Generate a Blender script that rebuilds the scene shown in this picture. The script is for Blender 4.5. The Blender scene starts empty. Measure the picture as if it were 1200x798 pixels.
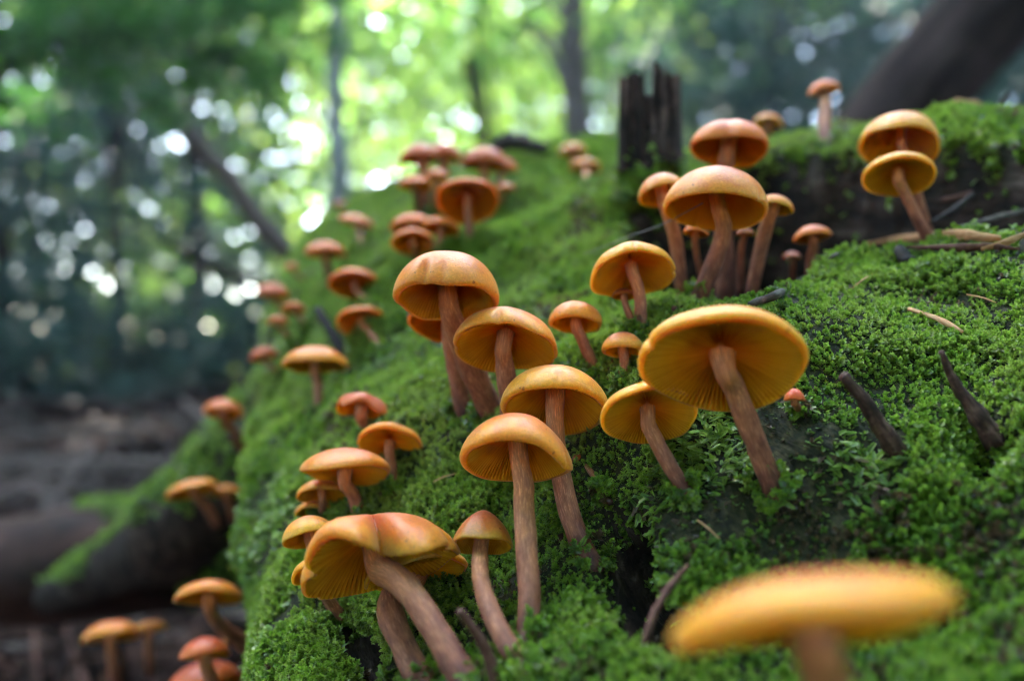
import bpy, math, random
import numpy as np
from mathutils import Vector
from mathutils.bvhtree import BVHTree

sc = bpy.context.scene
COL = sc.collection
rad = math.radians

# ------------------------------------------------------------------ camera
F = 1000.0                      # focal length in pixels of a 1200 px wide frame
CAM = np.array([0.0, 0.0, 0.32])
PITCH = rad(1.8)
cam_d = bpy.data.cameras.new('camera')
cam = bpy.data.objects.new('camera', cam_d); COL.objects.link(cam)
cam.location = CAM
cam.rotation_euler = (math.pi / 2 + PITCH, 0, 0)
cam_d.sensor_width = 36.0
cam_d.lens = F / 1200 * 36.0
cam_d.clip_start = 0.005
cam_d.clip_end = 500
cam_d.dof.use_dof = True
cam_d.dof.focus_distance = 0.232
cam_d.dof.aperture_fstop = 5.4
sc.camera = cam

# ------------------------------------------------------------------ sky, sun, exposure
SUN_EL, SUN_AZ = rad(52), rad(-16)
world = bpy.data.worlds.new('World'); sc.world = world
world.use_nodes = True
wn = world.node_tree.nodes; wl = world.node_tree.links
sky = wn.new('ShaderNodeTexSky'); sky.sky_type = 'NISHITA'; sky.sun_disc = False
sky.sun_elevation = SUN_EL; sky.sun_rotation = SUN_AZ
sky.air_density = 1.0; sky.dust_density = 1.5; sky.ozone_density = 1.0
wl.new(sky.outputs[0], wn['Background'].inputs[0])
wn['Background'].inputs[1].default_value = 0.15
sun_d = bpy.data.lights.new('sun', 'SUN'); sun_d.energy = 4.0; sun_d.angle = rad(0.5)
sun_d.color = (1.0, 0.93, 0.82)
sun = bpy.data.objects.new('sun', sun_d); COL.objects.link(sun)
SUN = Vector((math.sin(SUN_AZ) * math.cos(SUN_EL), math.cos(SUN_AZ) * math.cos(SUN_EL), math.sin(SUN_EL)))
sun.rotation_euler = SUN.to_track_quat('Z', 'Y').to_euler()
sc.view_settings.view_transform = 'Standard'
sc.view_settings.look = 'None'
sc.view_settings.gamma = 1.0
sc.view_settings.exposure = 4.55
sc.cycles.max_bounces = 6
sc.cycles.diffuse_bounces = 3
sc.cycles.glossy_bounces = 2
sc.cycles.transmission_bounces = 4
sc.cycles.transparent_max_bounces = 4
sc.cycles.caustics_reflective = False
sc.cycles.caustics_refractive = False
sc.cycles.sample_clamp_indirect = 4.0
sc.cycles.use_adaptive_sampling = False
sc.cycles.use_denoising = True
sc.cycles.filter_width = 1.1

# ------------------------------------------------------------------ helpers
RNG = np.random.default_rng(11)
CP, SP = math.cos(PITCH), math.sin(PITCH)

def at(x, y, d):
    """a point d metres in front of the camera in the direction of a pixel of the photograph"""
    a, b = (x - 600) / F, -(y - 399) / F
    return CAM + d * np.array([a, CP - b * SP, SP + b * CP])

def project(p):
    q = p - CAM
    d = q[..., 1] * CP + q[..., 2] * SP
    u = -q[..., 1] * SP + q[..., 2] * CP
    return np.stack([600 + F * q[..., 0] / d, 399 - F * u / d, d], -1)

CAM_UP = np.array([0, -SP, CP]); CAM_FW = np.array([0, CP, SP]); CAM_RT = np.array([1.0, 0, 0])

def unit(v):
    v = np.asarray(v, float)
    return v / np.linalg.norm(v, axis=-1, keepdims=True)

def _hash(ix, iy, iz, seed):
    h = (ix * 374761393 + iy * 668265263 + iz * 2147483647 + seed * 974634777) & 0xffffffff
    h = ((h ^ (h >> 13)) * 1274126177) & 0xffffffff
    h = (h ^ (h >> 16)) & 0xffffffff
    return h / 4294967295.0 * 2 - 1

def vnoise(p, freq, seed=0):
    q = np.asarray(p, float) * freq
    i = np.floor(q).astype(np.int64); f = q - i
    f = f * f * f * (f * (f * 6 - 15) + 10)
    out = 0
    for dx in (0, 1):
        wx = f[..., 0] if dx else 1 - f[..., 0]
        for dy in (0, 1):
            wy = f[..., 1] if dy else 1 - f[..., 1]
            for dz in (0, 1):
                wz = f[..., 2] if dz else 1 - f[..., 2]
                out = out + wx * wy * wz * _hash(i[..., 0] + dx, i[..., 1] + dy, i[..., 2] + dz, seed)
    return out

def fbm(p, freq, octaves=4, seed=0, gain=0.5):
    a, s = 1.0, 0
    for o in range(octaves):
        s = s + a * vnoise(p, freq * 2 ** o, seed + o * 17); a *= gain
    return s

def sstep(a, b, x):
    t = np.clip((x - a) / (b - a), 0, 1)
    return t * t * (3 - 2 * t)

def mesh(name, verts, faces, smooth=True, attrs=None, uvs=None):
    me = bpy.data.meshes.new(name)
    verts = np.asarray(verts, np.float32); faces = np.asarray(faces, np.int32)
    n, k = faces.shape
    me.vertices.add(len(verts)); me.vertices.foreach_set('co', verts.ravel())
    me.loops.add(n * k); me.loops.foreach_set('vertex_index', faces.ravel())
    me.polygons.add(n)
    me.polygons.foreach_set('loop_start', np.arange(0, n * k, k, dtype=np.int32))
    me.polygons.foreach_set('loop_total', np.full(n, k, np.int32))
    me.polygons.foreach_set('use_smooth', np.full(n, smooth))
    me.update(calc_edges=True)
    for key, val in (attrs or {}).items():
        val = np.asarray(val, np.float32)
        if val.ndim == 1:
            a = me.attributes.new(key, 'FLOAT', 'POINT'); a.data.foreach_set('value', val)
        else:
            a = me.attributes.new(key, 'FLOAT_VECTOR', 'POINT'); a.data.foreach_set('vector', val.ravel())
    return me

def obj(name, me, mat=None, parent=None, smooth=None):
    o = bpy.data.objects.new(name, me); COL.objects.link(o)
    if mat is not None and me is not None and not me.materials: me.materials.append(mat)
    if parent is not None: o.parent = parent
    return o

def tag(o, label=None, cat=None, group=None, kind=None):
    if label: o['label'] = label
    if cat: o['category'] = cat
    if group: o['group'] = group
    if kind: o['kind'] = kind
    return o

def empty(name, loc, label=None, cat=None, group=None):
    o = bpy.data.objects.new(name, None); COL.objects.link(o)
    o.location = loc; o.empty_display_size = 0.01
    return tag(o, label, cat, group)

def grid_faces(nu, nv, wrap_v=True):
    """nu rings of nv points; faces between neighbouring rings"""
    i = np.arange(nu - 1)[:, None]; j = np.arange(nv if wrap_v else nv - 1)[None, :]
    j2 = (j + 1) % nv
    return np.stack([i * nv + j, i * nv + j2, (i + 1) * nv + j2, (i + 1) * nv + j], -1).reshape(-1, 4)

def catmull(pts, n):
    pts = np.asarray(pts, float)
    P = np.vstack([2 * pts[0] - pts[1], pts, 2 * pts[-1] - pts[-2]])
    m = len(pts) - 1
    t = np.linspace(0, m, n); k = np.minimum(t.astype(int), m - 1); f = (t - k)[:, None]
    a, b, c, d = P[k], P[k + 1], P[k + 2], P[k + 3]
    return 0.5 * (2 * b + (c - a) * f + (2 * a - 5 * b + 4 * c - d) * f ** 2 + (3 * b - a - 3 * c + d) * f ** 3)

def tube(path, radii, seg=14, rough=0.0, rfreq=100, seed=0, flat=None):
    """a closed tapered tube along a path; returns verts, quads, t along"""
    path = np.asarray(path, float); n = len(path)
    T = unit(np.gradient(path, axis=0))
    ref = np.array([0.31, 0.77, 0.55])
    N = np.zeros_like(T)
    v = np.cross(T[0], ref); N[0] = unit(v)
    for i in range(1, n):
        w = N[i - 1] - T[i] * np.dot(N[i - 1], T[i]); N[i] = unit(w)
    B = np.cross(T, N)
    a = np.linspace(0, 2 * np.pi, seg, endpoint=False)
    r = np.asarray(radii, float)[:, None] * np.ones(seg)
    fx = 1.0 if flat is None else flat
    ring = path[:, None] + r[..., None] * (np.cos(a)[None, :, None] * N[:, None] + fx * np.sin(a)[None, :, None] * B[:, None])
    if rough:
        nn = fbm(ring, rfreq, 3, seed)
        d = unit(ring - path[:, None])
        ring = ring + d * (nn * rough)[..., None] * (r[..., None])
    V = ring.reshape(-1, 3)
    Fq = grid_faces(n, seg)
    t = np.repeat(np.linspace(0, 1, n), seg)
    # end caps as small collapsed rings
    e0 = path[0] - T[0] * r[0].mean() * 0.25; e1 = path[-1] + T[-1] * r[-1].mean() * 0.25
    k = len(V)
    V = np.vstack([V, np.repeat(e0[None], seg, 0) + (ring[0] - path[0]) * 0.05, np.repeat(e1[None], seg, 0) + (ring[-1] - path[-1]) * 0.05])
    j = np.arange(seg); j2 = (j + 1) % seg
    c0 = np.stack([k + j, k + j2, j2, j], -1)
    c1 = np.stack([(n - 1) * seg + j, (n - 1) * seg + j2, k + seg + j2, k + seg + j], -1)
    ang = np.tile(a, n)
    t = np.concatenate([t, np.zeros(seg), np.ones(seg)])
    return V, np.vstack([Fq, c0, c1]), t

# ------------------------------------------------------------------ materials
def mat(name):
    m = bpy.data.materials.new(name); m.use_nodes = True
    nt = m.node_tree
    for n in list(nt.nodes): nt.nodes.remove(n)
    return m, nt

class NT:
    def __init__(s, nt): s.nt = nt
    def n(s, t, **kw):
        nd = s.nt.nodes.new(t)
        for k, v in kw.items(): setattr(nd, k, v)
        return nd
    def l(s, a, b): s.nt.links.new(a, b)
    def attr(s, name, kind='GEOMETRY'):
        return s.n('ShaderNodeAttribute', attribute_name=name, attribute_type=kind)
    def ramp(s, fac, stops):
        r = s.n('ShaderNodeValToRGB'); cr = r.color_ramp
        while len(cr.elements) < len(stops): cr.elements.new(0.5)
        for e, (p, c) in zip(cr.elements, stops):
            e.position = p; e.color = (*c, 1) if len(c) == 3 else c
        s.l(fac, r.inputs[0]); return r.outputs[0]
    def noise(s, vec, scale, detail=3, rough=0.55):
        nd = s.n('ShaderNodeTexNoise'); nd.inputs['Scale'].default_value = scale
        nd.inputs['Detail'].default_value = detail; nd.inputs['Roughness'].default_value = rough
        if vec is not None: s.l(vec, nd.inputs['Vector'])
        return nd.outputs['Fac']
    def mix(s, fac, a, b, mode='MIX'):
        nd = s.n('ShaderNodeMix', data_type='RGBA', blend_type=mode)
        if isinstance(fac, (int, float)): nd.inputs[0].default_value = fac
        else: s.l(fac, nd.inputs[0])
        for i, v in ((6, a), (7, b)):
            if isinstance(v, tuple): nd.inputs[i].default_value = (*v, 1)
            else: s.l(v, nd.inputs[i])
        return nd.outputs[2]
    def math(s, op, a, b=0.0, clamp=False):
        nd = s.n('ShaderNodeMath', operation=op, use_clamp=clamp)
        for i, v in ((0, a), (1, b)):
            if isinstance(v, (int, float)): nd.inputs[i].default_value = v
            else: s.l(v, nd.inputs[i])
        return nd.outputs[0]
    def mapping(s, vec, scale):
        nd = s.n('ShaderNodeMapping'); nd.inputs['Scale'].default_value = scale
        s.l(vec, nd.inputs['Vector']); return nd.outputs[0]
    def bump(s, h, strength, dist):
        b = s.n('ShaderNodeBump'); b.inputs['Strength'].default_value = strength
        b.inputs['Distance'].default_value = dist; s.l(h, b.inputs['Height']); return b.outputs[0]
    def principled(s, base, rough=0.6, spec=0.4, normal=None, **kw):
        p = s.n('ShaderNodeBsdfPrincipled')
        if isinstance(base, tuple): p.inputs['Base Color'].default_value = (*base, 1)
        else: s.l(base, p.inputs['Base Color'])
        if isinstance(rough, (int, float)): p.inputs['Roughness'].default_value = rough
        else: s.l(rough, p.inputs['Roughness'])
        p.inputs['Specular IOR Level'].default_value = spec
        if normal is not None: s.l(normal, p.inputs['Normal'])
        for k, v in kw.items(): p.inputs[k.replace('_', ' ')].default_value = v
        return p
    def out(s, shader):
        o = s.n('ShaderNodeOutputMaterial'); s.l(shader, o.inputs['Surface'])

def cap_material():
    m, nt = mat('mushroom_cap'); g = NT(nt)
    r = g.attr('rad').outputs['Fac']; oi = g.n('ShaderNodeObjectInfo')
    co = g.n('ShaderNodeTexCoord').outputs['Object']
    n1 = g.noise(co, 260, 4, 0.6); n2 = g.noise(co, 1500, 2, 0.6)
    f = g.math('ADD', r, g.math('MULTIPLY', g.math('SUBTRACT', n1, 0.5), 0.5))
    base = g.ramp(f, [(0.0, (0.36, 0.056, 0.020)), (0.3, (0.45, 0.086, 0.026)), (0.62, (0.52, 0.117, 0.026)), (0.88, (0.60, 0.172, 0.021)), (1.0, (0.70, 0.245, 0.020))])
    base = g.mix(1.0, base, oi.outputs['Color'], 'MULTIPLY')
    sp = g.ramp(n2, [(0.0, (0.60, 0.55, 0.55)), (0.42, (0.86, 0.84, 0.84)), (0.55, (1, 1, 1)), (0.68, (1.25, 1.3, 1.4))])
    base = g.mix(0.55, base, g.mix(1.0, base, sp, 'MULTIPLY'))
    dots = g.ramp(g.noise(co, 620, 1, 0.3), [(0.0, (1, 1, 1)), (0.735, (1, 1, 1)), (0.76, (0.35, 0.25, 0.2)), (1, (0.3, 0.2, 0.2))])
    base = g.mix(0.8, base, g.mix(1.0, base, dots, 'MULTIPLY'))
    bp = g.bump(n2, 0.5, 0.00025)
    p = g.principled(base, g.math('ADD', 0.28, g.math('MULTIPLY', n1, 0.3)), 0.38, bp, Subsurface_Weight=0.8, Subsurface_Scale=0.010)
    p.inputs['Subsurface Radius'].default_value = (1.0, 0.62, 0.14)
    p.inputs['Sheen Weight'].default_value = 0.1; p.inputs['Sheen Roughness'].default_value = 0.4
    p.inputs['Sheen Tint'].default_value = (1.0, 0.82, 0.75, 1)
    g.out(p.outputs[0]); return m

def gill_material():
    m, nt = mat('mushroom_gills'); g = NT(nt)
    r = g.attr('rad').outputs['Fac']; oi = g.n('ShaderNodeObjectInfo')
    co = g.n('ShaderNodeTexCoord').outputs['Object']
    n1 = g.noise(co, 200, 3, 0.6)
    f = g.math('ADD', r, g.math('MULTIPLY', g.math('SUBTRACT', n1, 0.5), 0.25))
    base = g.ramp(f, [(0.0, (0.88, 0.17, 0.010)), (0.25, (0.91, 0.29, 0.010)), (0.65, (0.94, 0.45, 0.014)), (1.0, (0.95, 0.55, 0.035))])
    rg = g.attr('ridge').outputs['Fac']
    base = g.mix(rg, g.mix(1.0, base, (0.74, 0.52, 0.35), 'MULTIPLY'), base)  # valleys darkened: shade between the gills put into the colour
    base = g.mix(1.0, base, oi.outputs['Color'], 'MULTIPLY')
    d = g.n('ShaderNodeBsdfDiffuse'); t = g.n('ShaderNodeBsdfTranslucent'); ms = g.n('ShaderNodeMixShader')
    g.l(base, d.inputs[0]); g.l(base, t.inputs[0]); ms.inputs[0].default_value = 0.5
    g.l(d.outputs[0], ms.inputs[1]); g.l(t.outputs[0], ms.inputs[2]); g.out(ms.outputs[0]); return m

def stem_material():
    m, nt = mat('mushroom_stem'); g = NT(nt)
    t = g.attr('along').outputs['Fac']; oi = g.n('ShaderNodeObjectInfo')
    uvw = g.attr('stemco').outputs['Vector']
    st = g.noise(g.mapping(uvw, (1, 1, 0.09)), 3600, 4, 0.7)
    bl = g.noise(g.mapping(uvw, (1, 1, 0.5)), 350, 3, 0.6)
    f = g.math('ADD', t, g.math('MULTIPLY', g.math('SUBTRACT', bl, 0.5), 0.8))
    base = g.ramp(f, [(0.0, (0.055, 0.022, 0.019)), (0.2, (0.16, 0.058, 0.036)), (0.45, (0.34, 0.135, 0.072)), (0.8, (0.52, 0.205, 0.078)), (1.0, (0.60, 0.18, 0.035))])
    fib = g.ramp(st, [(0.0, (0.55, 0.48, 0.46)), (0.40, (0.80, 0.75, 0.73)), (0.54, (1.02, 1.0, 1.0)), (0.63, (1.55, 1.68, 1.75)), (0.8, (2.0, 2.3, 2.5))])
    base = g.mix(1.0, base, fib, 'MULTIPLY')
    base = g.mix(1.0, base, oi.outputs['Color'], 'MULTIPLY')
    bp = g.bump(st, 0.35, 0.00025)
    p = g.principled(base, 0.62, 0.3, bp, Subsurface_Weight=0.3, Subsurface_Scale=0.002)
    p.inputs['Subsurface Radius'].default_value = (1.0, 0.5, 0.3)
    g.out(p.outputs[0]); return m

def moss_material():
    m, nt = mat('moss_leaves'); g = NT(nt)
    tip = g.attr('tip').outputs['Fac']; tone = g.attr('tone', 'INSTANCER').outputs['Fac']
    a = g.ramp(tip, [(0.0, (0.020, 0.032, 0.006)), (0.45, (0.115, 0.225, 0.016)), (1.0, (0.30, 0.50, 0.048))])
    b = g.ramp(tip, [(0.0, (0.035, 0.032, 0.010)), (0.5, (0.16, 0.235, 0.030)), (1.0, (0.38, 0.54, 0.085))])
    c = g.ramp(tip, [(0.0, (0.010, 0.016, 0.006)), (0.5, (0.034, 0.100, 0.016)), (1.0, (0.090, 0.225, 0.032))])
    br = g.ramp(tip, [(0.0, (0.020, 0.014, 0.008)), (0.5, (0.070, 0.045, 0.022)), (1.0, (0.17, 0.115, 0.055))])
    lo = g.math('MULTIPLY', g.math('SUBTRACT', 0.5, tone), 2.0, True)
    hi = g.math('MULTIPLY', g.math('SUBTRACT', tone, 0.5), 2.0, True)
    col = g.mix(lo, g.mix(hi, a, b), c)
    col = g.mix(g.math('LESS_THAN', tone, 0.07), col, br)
    p = g.principled(col, 0.30, 0.6)
    t = g.n('ShaderNodeBsdfTranslucent'); g.l(col, t.inputs[0])
    ms = g.n('ShaderNodeMixShader'); ms.inputs[0].default_value = 0.35
    g.l(p.outputs[0], ms.inputs[1]); g.l(t.outputs[0], ms.inputs[2]); g.out(ms.outputs[0]); return m

def wood_material(name, stops, scale=60, stretch=(1, 0.15, 1), bumpd=0.002, rough=0.75, spec=0.3):
    m, nt = mat(name); g = NT(nt)
    co = g.attr('grain').outputs['Vector']
    n1 = g.noise(g.mapping(co, stretch), scale, 6, 0.65)
    n2 = g.noise(co, scale * 0.4, 4, 0.6)
    f = g.math('ADD', g.math('MULTIPLY', n1, 0.65), g.math('MULTIPLY', n2, 0.35))
    col = g.ramp(f, stops)
    p = g.principled(col, rough, spec, g.bump(f, 0.9, bumpd)); g.out(p.outputs[0]); return m

def leaf_material(name, c1, c2, trans=0.5, tcol=None, spec=0.35):
    m, nt = mat(name); g = NT(nt)
    tone = g.attr('tone').outputs['Fac']
    col = g.mix(tone, c1, c2)
    p = g.principled(col, 0.5, spec)
    t = g.n('ShaderNodeBsdfTranslucent')
    if tcol: g.l(g.mix(tone, *tcol), t.inputs[0])
    else: g.l(col, t.inputs[0])
    ms = g.n('ShaderNodeMixShader'); ms.inputs[0].default_value = trans
    g.l(p.outputs[0], ms.inputs[1]); g.l(t.outputs[0], ms.inputs[2]); g.out(ms.outputs[0]); return m

M_CAP, M_GILL, M_STEM, M_MOSS = cap_material(), gill_material(), stem_material(), moss_material()
M_LOG = wood_material('rotten_log_wood', [(0.36, (0.004, 0.003, 0.0025)), (0.47, (0.014, 0.009, 0.007)), (0.55, (0.042, 0.027, 0.020)), (0.66, (0.13, 0.096, 0.078))], 130, (1, 0.18, 1), 0.005, 0.8, 0.2)
def moss_bed(m):
    nt = m.node_tree; g = NT(nt)
    p = [n for n in nt.nodes if n.type == 'BSDF_PRINCIPLED'][0]
    wood_col = p.inputs['Base Color'].links[0].from_socket
    co = g.attr('grain').outputs['Vector']
    bed = g.ramp(g.noise(co, 420, 5, 0.7), [(0.36, (0.004, 0.004, 0.002)), (0.5, (0.016, 0.020, 0.006)), (0.6, (0.040, 0.034, 0.014)), (0.72, (0.060, 0.085, 0.020))])
    bare = g.math('MULTIPLY', g.attr('bare').outputs['Fac'], 1.6, True)
    g.l(g.mix(bare, bed, wood_col), p.inputs['Base Color'])
moss_bed(M_LOG)
M_STUB = wood_material('dark_stub_wood', [(0.36, (0.004, 0.003, 0.003)), (0.48, (0.018, 0.012, 0.011)), (0.56, (0.075, 0.047, 0.040)), (0.68, (0.20, 0.14, 0.12))], 300, (1, 1, 0.08), 0.002, 0.8, 0.2)
M_BARK = wood_material('tree_bark', [(0.25, (0.035, 0.026, 0.024)), (0.5, (0.095, 0.070, 0.062)), (0.7, (0.18, 0.135, 0.12))], 14, (1, 1, 0.2), 0.01)
M_BARKD = wood_material('dark_tree_bark', [(0.36, (0.004, 0.0024, 0.0022)), (0.5, (0.016, 0.0095, 0.0085)), (0.64, (0.05, 0.032, 0.029))], 14, (1, 1, 0.2), 0.01, 0.9, 0.1)
M_BARKP = wood_material('pale_tree_bark', [(0.25, (0.12, 0.115, 0.115)), (0.5, (0.25, 0.24, 0.245)), (0.7, (0.40, 0.39, 0.40))], 14, (1, 1, 0.4), 0.008)
M_CHIP = wood_material('pale_splintered_wood', [(0.25, (0.20, 0.085, 0.032)), (0.45, (0.42, 0.21, 0.09)), (0.6, (0.62, 0.36, 0.19)), (0.8, (0.72, 0.52, 0.34))], 900, (1, 1, 0.12), 0.0006)
M_TWIG = wood_material('brown_twig', [(0.3, (0.03, 0.013, 0.010)), (0.5, (0.10, 0.040, 0.027)), (0.7, (0.24, 0.13, 0.10))], 900, (1, 1, 0.2), 0.0004)
M_TWIGG = wood_material('grey_bark', [(0.3, (0.020, 0.016, 0.014)), (0.5, (0.075, 0.062, 0.052)), (0.7, (0.20, 0.175, 0.155))], 700, (1, 1, 0.25), 0.0006)
M_STALK = wood_material('dark_stalk', [(0.36, (0.012, 0.006, 0.005)), (0.5, (0.060, 0.028, 0.020)), (0.64, (0.17, 0.095, 0.075))], 900, (1, 1, 0.2), 0.0006)
M_DARK = wood_material('blackened_wood', [(0.3, (0.006, 0.005, 0.005)), (0.5, (0.02, 0.016, 0.016)), (0.75, (0.07, 0.055, 0.05))], 700, (1, 1, 0.25), 0.0006)
M_BRANCH = wood_material('smooth_brown_branch', [(0.40, (0.008, 0.0035, 0.0025)), (0.5, (0.036, 0.015, 0.0105)), (0.60, (0.10, 0.048, 0.036))], 22, (0.3, 1, 1), 0.004, 0.6, 0.15)
#--MATERIALS-END--

# ------------------------------------------------------------------ the fallen log: a bent cylinder rising away from the camera
AZ, EL, R0 = -0.40159105, 0.24800746, 0.3536095
AX = np.array([math.sin(AZ) * math.cos(EL), math.cos(AZ) * math.cos(EL), math.sin(EL)])
C0 = np.array([0.26710747, 0.25, -0.3194654]) + CAM
FOOT = C0 + AX * np.dot(CAM - C0, AX)
D0 = np.linalg.norm(CAM - FOOT)
E1 = (CAM - FOOT) / D0
E2 = np.cross(AX, E1)

def to_cyl(p):
    d = p - FOOT
    s = d @ AX; u = d @ E1; v = d @ E2
    return s, np.arctan2(v, u), np.hypot(u, v)

def from_cyl(s, th, r):
    return FOOT + s[..., None] * AX + (r * np.cos(th))[..., None] * E1 + (r * np.sin(th))[..., None] * E2

# height controls: places on the log whose distance is known from the size of what grows there
CTRL = [(905,572,.197),(805,582,.212),(690,655,.226),(617,755,.212),(560,485,.28),(700,440,.268),(752,392,.27),(732,450,.263),
        (550,290,.42),(488,303,.42),(447,412,.375),(370,492,.365),(420,605,.288),(400,722,.25),(545,800,.19),
        (1000,360,.242),(1150,320,.262),(1050,300,.287),(690,210,.60),(600,200,.56),(1000,600,.19),(1100,640,.198),(1190,590,.195),(1000,720,.19),(1120,780,.195),(1180,510,.165),(700,300,.36),
        (800,760,.172),(930,480,.209),(650,240,.5),(960,152,.43),(1050,150,.41),(1130,142,.39),(1200,140,.375),(880,168,.44),
        (1250,130,.36),(760,185,.44),(800,190,.42),(730,610,.232),(640,600,.245),(690,172,.66),(640,168,.72)]
_c = np.array([at(*p) for p in CTRL]); _s, _t, _r = to_cyl(_c)
_X = np.stack([_s, _t * R0], -1)
SIG = 0.055
_K = np.exp(-((_X[:, None] - _X[None]) ** 2).sum(-1) / (2 * SIG ** 2))
_W = np.linalg.solve(_K + 0.08 * np.eye(len(_X)), np.clip(_r - R0, -0.07, 0.045))

# the left outline as it turns away
LEFT = [(312, 840), (320, 720), (328, 620), (320, 500), (342, 410)]
_ls, _lb = [], []
for x, y in LEFT:
    w = unit(at(x, y, 1.0) - CAM)
    al = w @ AX; pu, pv = w @ E1, w @ E2
    b = math.atan2(abs(pv), -pu)
    _lb.append(b); _ls.append(0.21 / math.hypot(pu, pv) * al)
_o = np.argsort(_ls); LS, LB = np.array(_ls)[_o], np.array(_lb)[_o]

def in_poly_sd(P, poly):
    """signed distance (positive inside) of points P to a polygon"""
    d = np.full(len(P), 1e9); inside = np.zeros(len(P), bool)
    n = len(poly)
    for i in range(n):
        a, b = poly[i], poly[(i + 1) % n]
        e = b - a; w = P - a
        t = np.clip((w @ e) / (e @ e), 0, 1)
        d = np.minimum(d, np.linalg.norm(w - t[:, None] * e, axis=1))
        c = ((a[1] <= P[:, 1]) & (b[1] > P[:, 1])) | ((b[1] <= P[:, 1]) & (a[1] > P[:, 1]))
        xx = a[0] + (P[:, 1] - a[1]) / np.where(abs(b[1] - a[1]) < 1e-12, 1e-12, b[1] - a[1]) * (b[0] - a[0])
        inside ^= c & (P[:, 0] < xx)
    return np.where(inside, d, -d)

def poly_st(pp):
    s, t, r = to_cyl(np.array([at(*p) for p in pp])); return np.stack([s, t * R0], -1)

HOLLOW = np.array([(.2954,.1067),(.2677,.0985),(.2374,.0904),(.2210,.0958),(.2113,.1039),(.2210,.1238),(.2374,.1479),(.2341,.1638),(.2178,.1840),(.2017,.2016),
                   (.1766,.2053),(.15,.215),(.16,.246),(.1921,.242),(.2258,.2344),(.2521,.2287),(.2655,.2249),(.2860,.2166),(.3191,.2096),(.3397,.2005),(.3347,.1671),(.3421,.1574),(.3421,.1448),(.3347,.1267)])
CREV = np.array([(.1797,.0093),(.1859,.0187),(.1735,.0211),(.1521,.014),(.1372,.0093),(.1313,0),(.1402,0),(.1643,.0023)])
CREV2 = np.array([(.2374,-.0596),(.2341,-.0522),(.2113,-.0522),(.1766,-.0546),(.1766,-.0621),(.2113,-.0646)])
STUBB = poly_st([(700,270,.365),(690,230,.40),(715,190,.435),(735,160,.46),(800,165,.45),(835,195,.415),(800,212,.39),(760,238,.372),(740,270,.35)])
DARKR = np.array([(.1431,.0931),(.1431,.1067),(.1283,.1039),(.1196,.0877),(.1313,.0825),(.1402,.0851)])

def log_radius(s, th):
    """radius of the log and bare-wood mask at cylinder coordinates"""
    sh = s.shape; s = s.ravel(); th = th.ravel()
    X = np.stack([s, th * R0], -1)
    r = np.full(len(s), R0)
    near = np.where((abs(th) < 1.6))[0]
    for k in range(0, len(near), 20000):
        i = near[k:k + 20000]
        K = np.exp(-((X[i][:, None] - _X[None]) ** 2).sum(-1) / (2 * SIG ** 2))
        r[i] += K @ _W
    # left outline (negative or positive side decided below)
    sg = LEFT_SIGN
    b = np.interp(s, LS, LB)
    th2 = np.clip(th * sg, 0.05, math.pi / 2 + b.mean() - 0.15)
    lim = D0 * np.sin(b) / np.sin(th2 + b)
    lim = np.where(th * sg > 0.05, lim, 9.0)
    k = 0.018
    h = np.clip(0.5 + 0.5 * (lim - r) / k, 0, 1)
    r = lim * (1 - h) + r * h - k * h * (1 - h)
    # rounded, broken far end
    e = np.clip((s - 0.35 - 0.24 * sstep(-0.35, 0.30, th * -sg)) / 0.74, 0, 1)
    r = r * np.sqrt(np.clip(1 - e ** 2.0, 0.0, 1))
    p = from_cyl(s, th, r)
    lump = fbm(p, 26, 3, 3)
    r = r + lump * 0.0045 + fbm(p, 9, 2, 8) * 0.004
    r = r + fbm(p, 190, 3, 61) * 0.0011
    jit = fbm(p, 60, 3, 21) * 0.004
    hd = in_poly_sd(X, HOLLOW) + jit
    hol = sstep(-0.003, 0.011, hd)
    ragged = fbm(np.stack([s * 14, th * 26, 0 * s], -1), 1.7, 4, 5)
    r = r - hol * (0.095 + 0.016 * ragged)
    cd = in_poly_sd(X, CREV) + jit
    r = r - sstep(-0.004, 0.005, cd) * 0.026
    cd2 = in_poly_sd(X, CREV2) + jit
    r = r - sstep(-0.003, 0.004, cd2) * 0.010
    dd = in_poly_sd(X, DARKR) + jit
    r = r - sstep(-0.004, 0.006, dd) * 0.014
    bare = np.maximum.reduce([sstep(-0.006, 0.004, hd), sstep(-0.004, 0.002, cd), sstep(-0.003, 0.004, cd2), sstep(0, 0.006, dd) * 0.8, sstep(-0.004, 0.006, in_poly_sd(X, STUBB) - 0.004 + 3 * jit) * 0.46])
    return r.reshape(sh), bare.reshape(sh)

_test = at(285, 700, 0.4); LEFT_SIGN = 1.0 if to_cyl(_test)[1] > 0 else -1.0

def smap(n):   # denser near the camera
    a = np.linspace(0, 1, n)
    return -0.32 + 0.85 * a + 0.66 * a ** 3
NS, NTH = 430, 400
_a = np.linspace(-1, 1, NTH, endpoint=False)
SG, TG = np.meshgrid(smap(NS), math.pi * (0.42 * _a + 0.58 * np.sign(_a) * abs(_a) ** 3), indexing='ij')
RG, BG = log_radius(SG, TG)
PG = from_cyl(SG, TG, RG)
LOGV = PG.reshape(-1, 3)
LOGF = grid_faces(NS, NTH)
grain = np.stack([TG * R0, SG, RG], -1).reshape(-1, 3)
ends = np.vstack([PG[0].mean(0), PG[-1].mean(0)])
fallen_log = empty('fallen_log', from_cyl(np.array(0.3), np.array(2.9), np.array(0.3)), 'big mossy fallen log with a dark hollow, covered in orange mushrooms', 'log')
def child(name, V, Fq, m, parent, root, kind=None, smooth=True, attrs=None):
    """a part: a mesh given in world coordinates, kept relative to its thing's base"""
    o = obj(name, mesh(name, np.asarray(V) - np.array(root.location), Fq, smooth, attrs), m, parent)
    if kind: o['kind'] = kind
    return o
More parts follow.
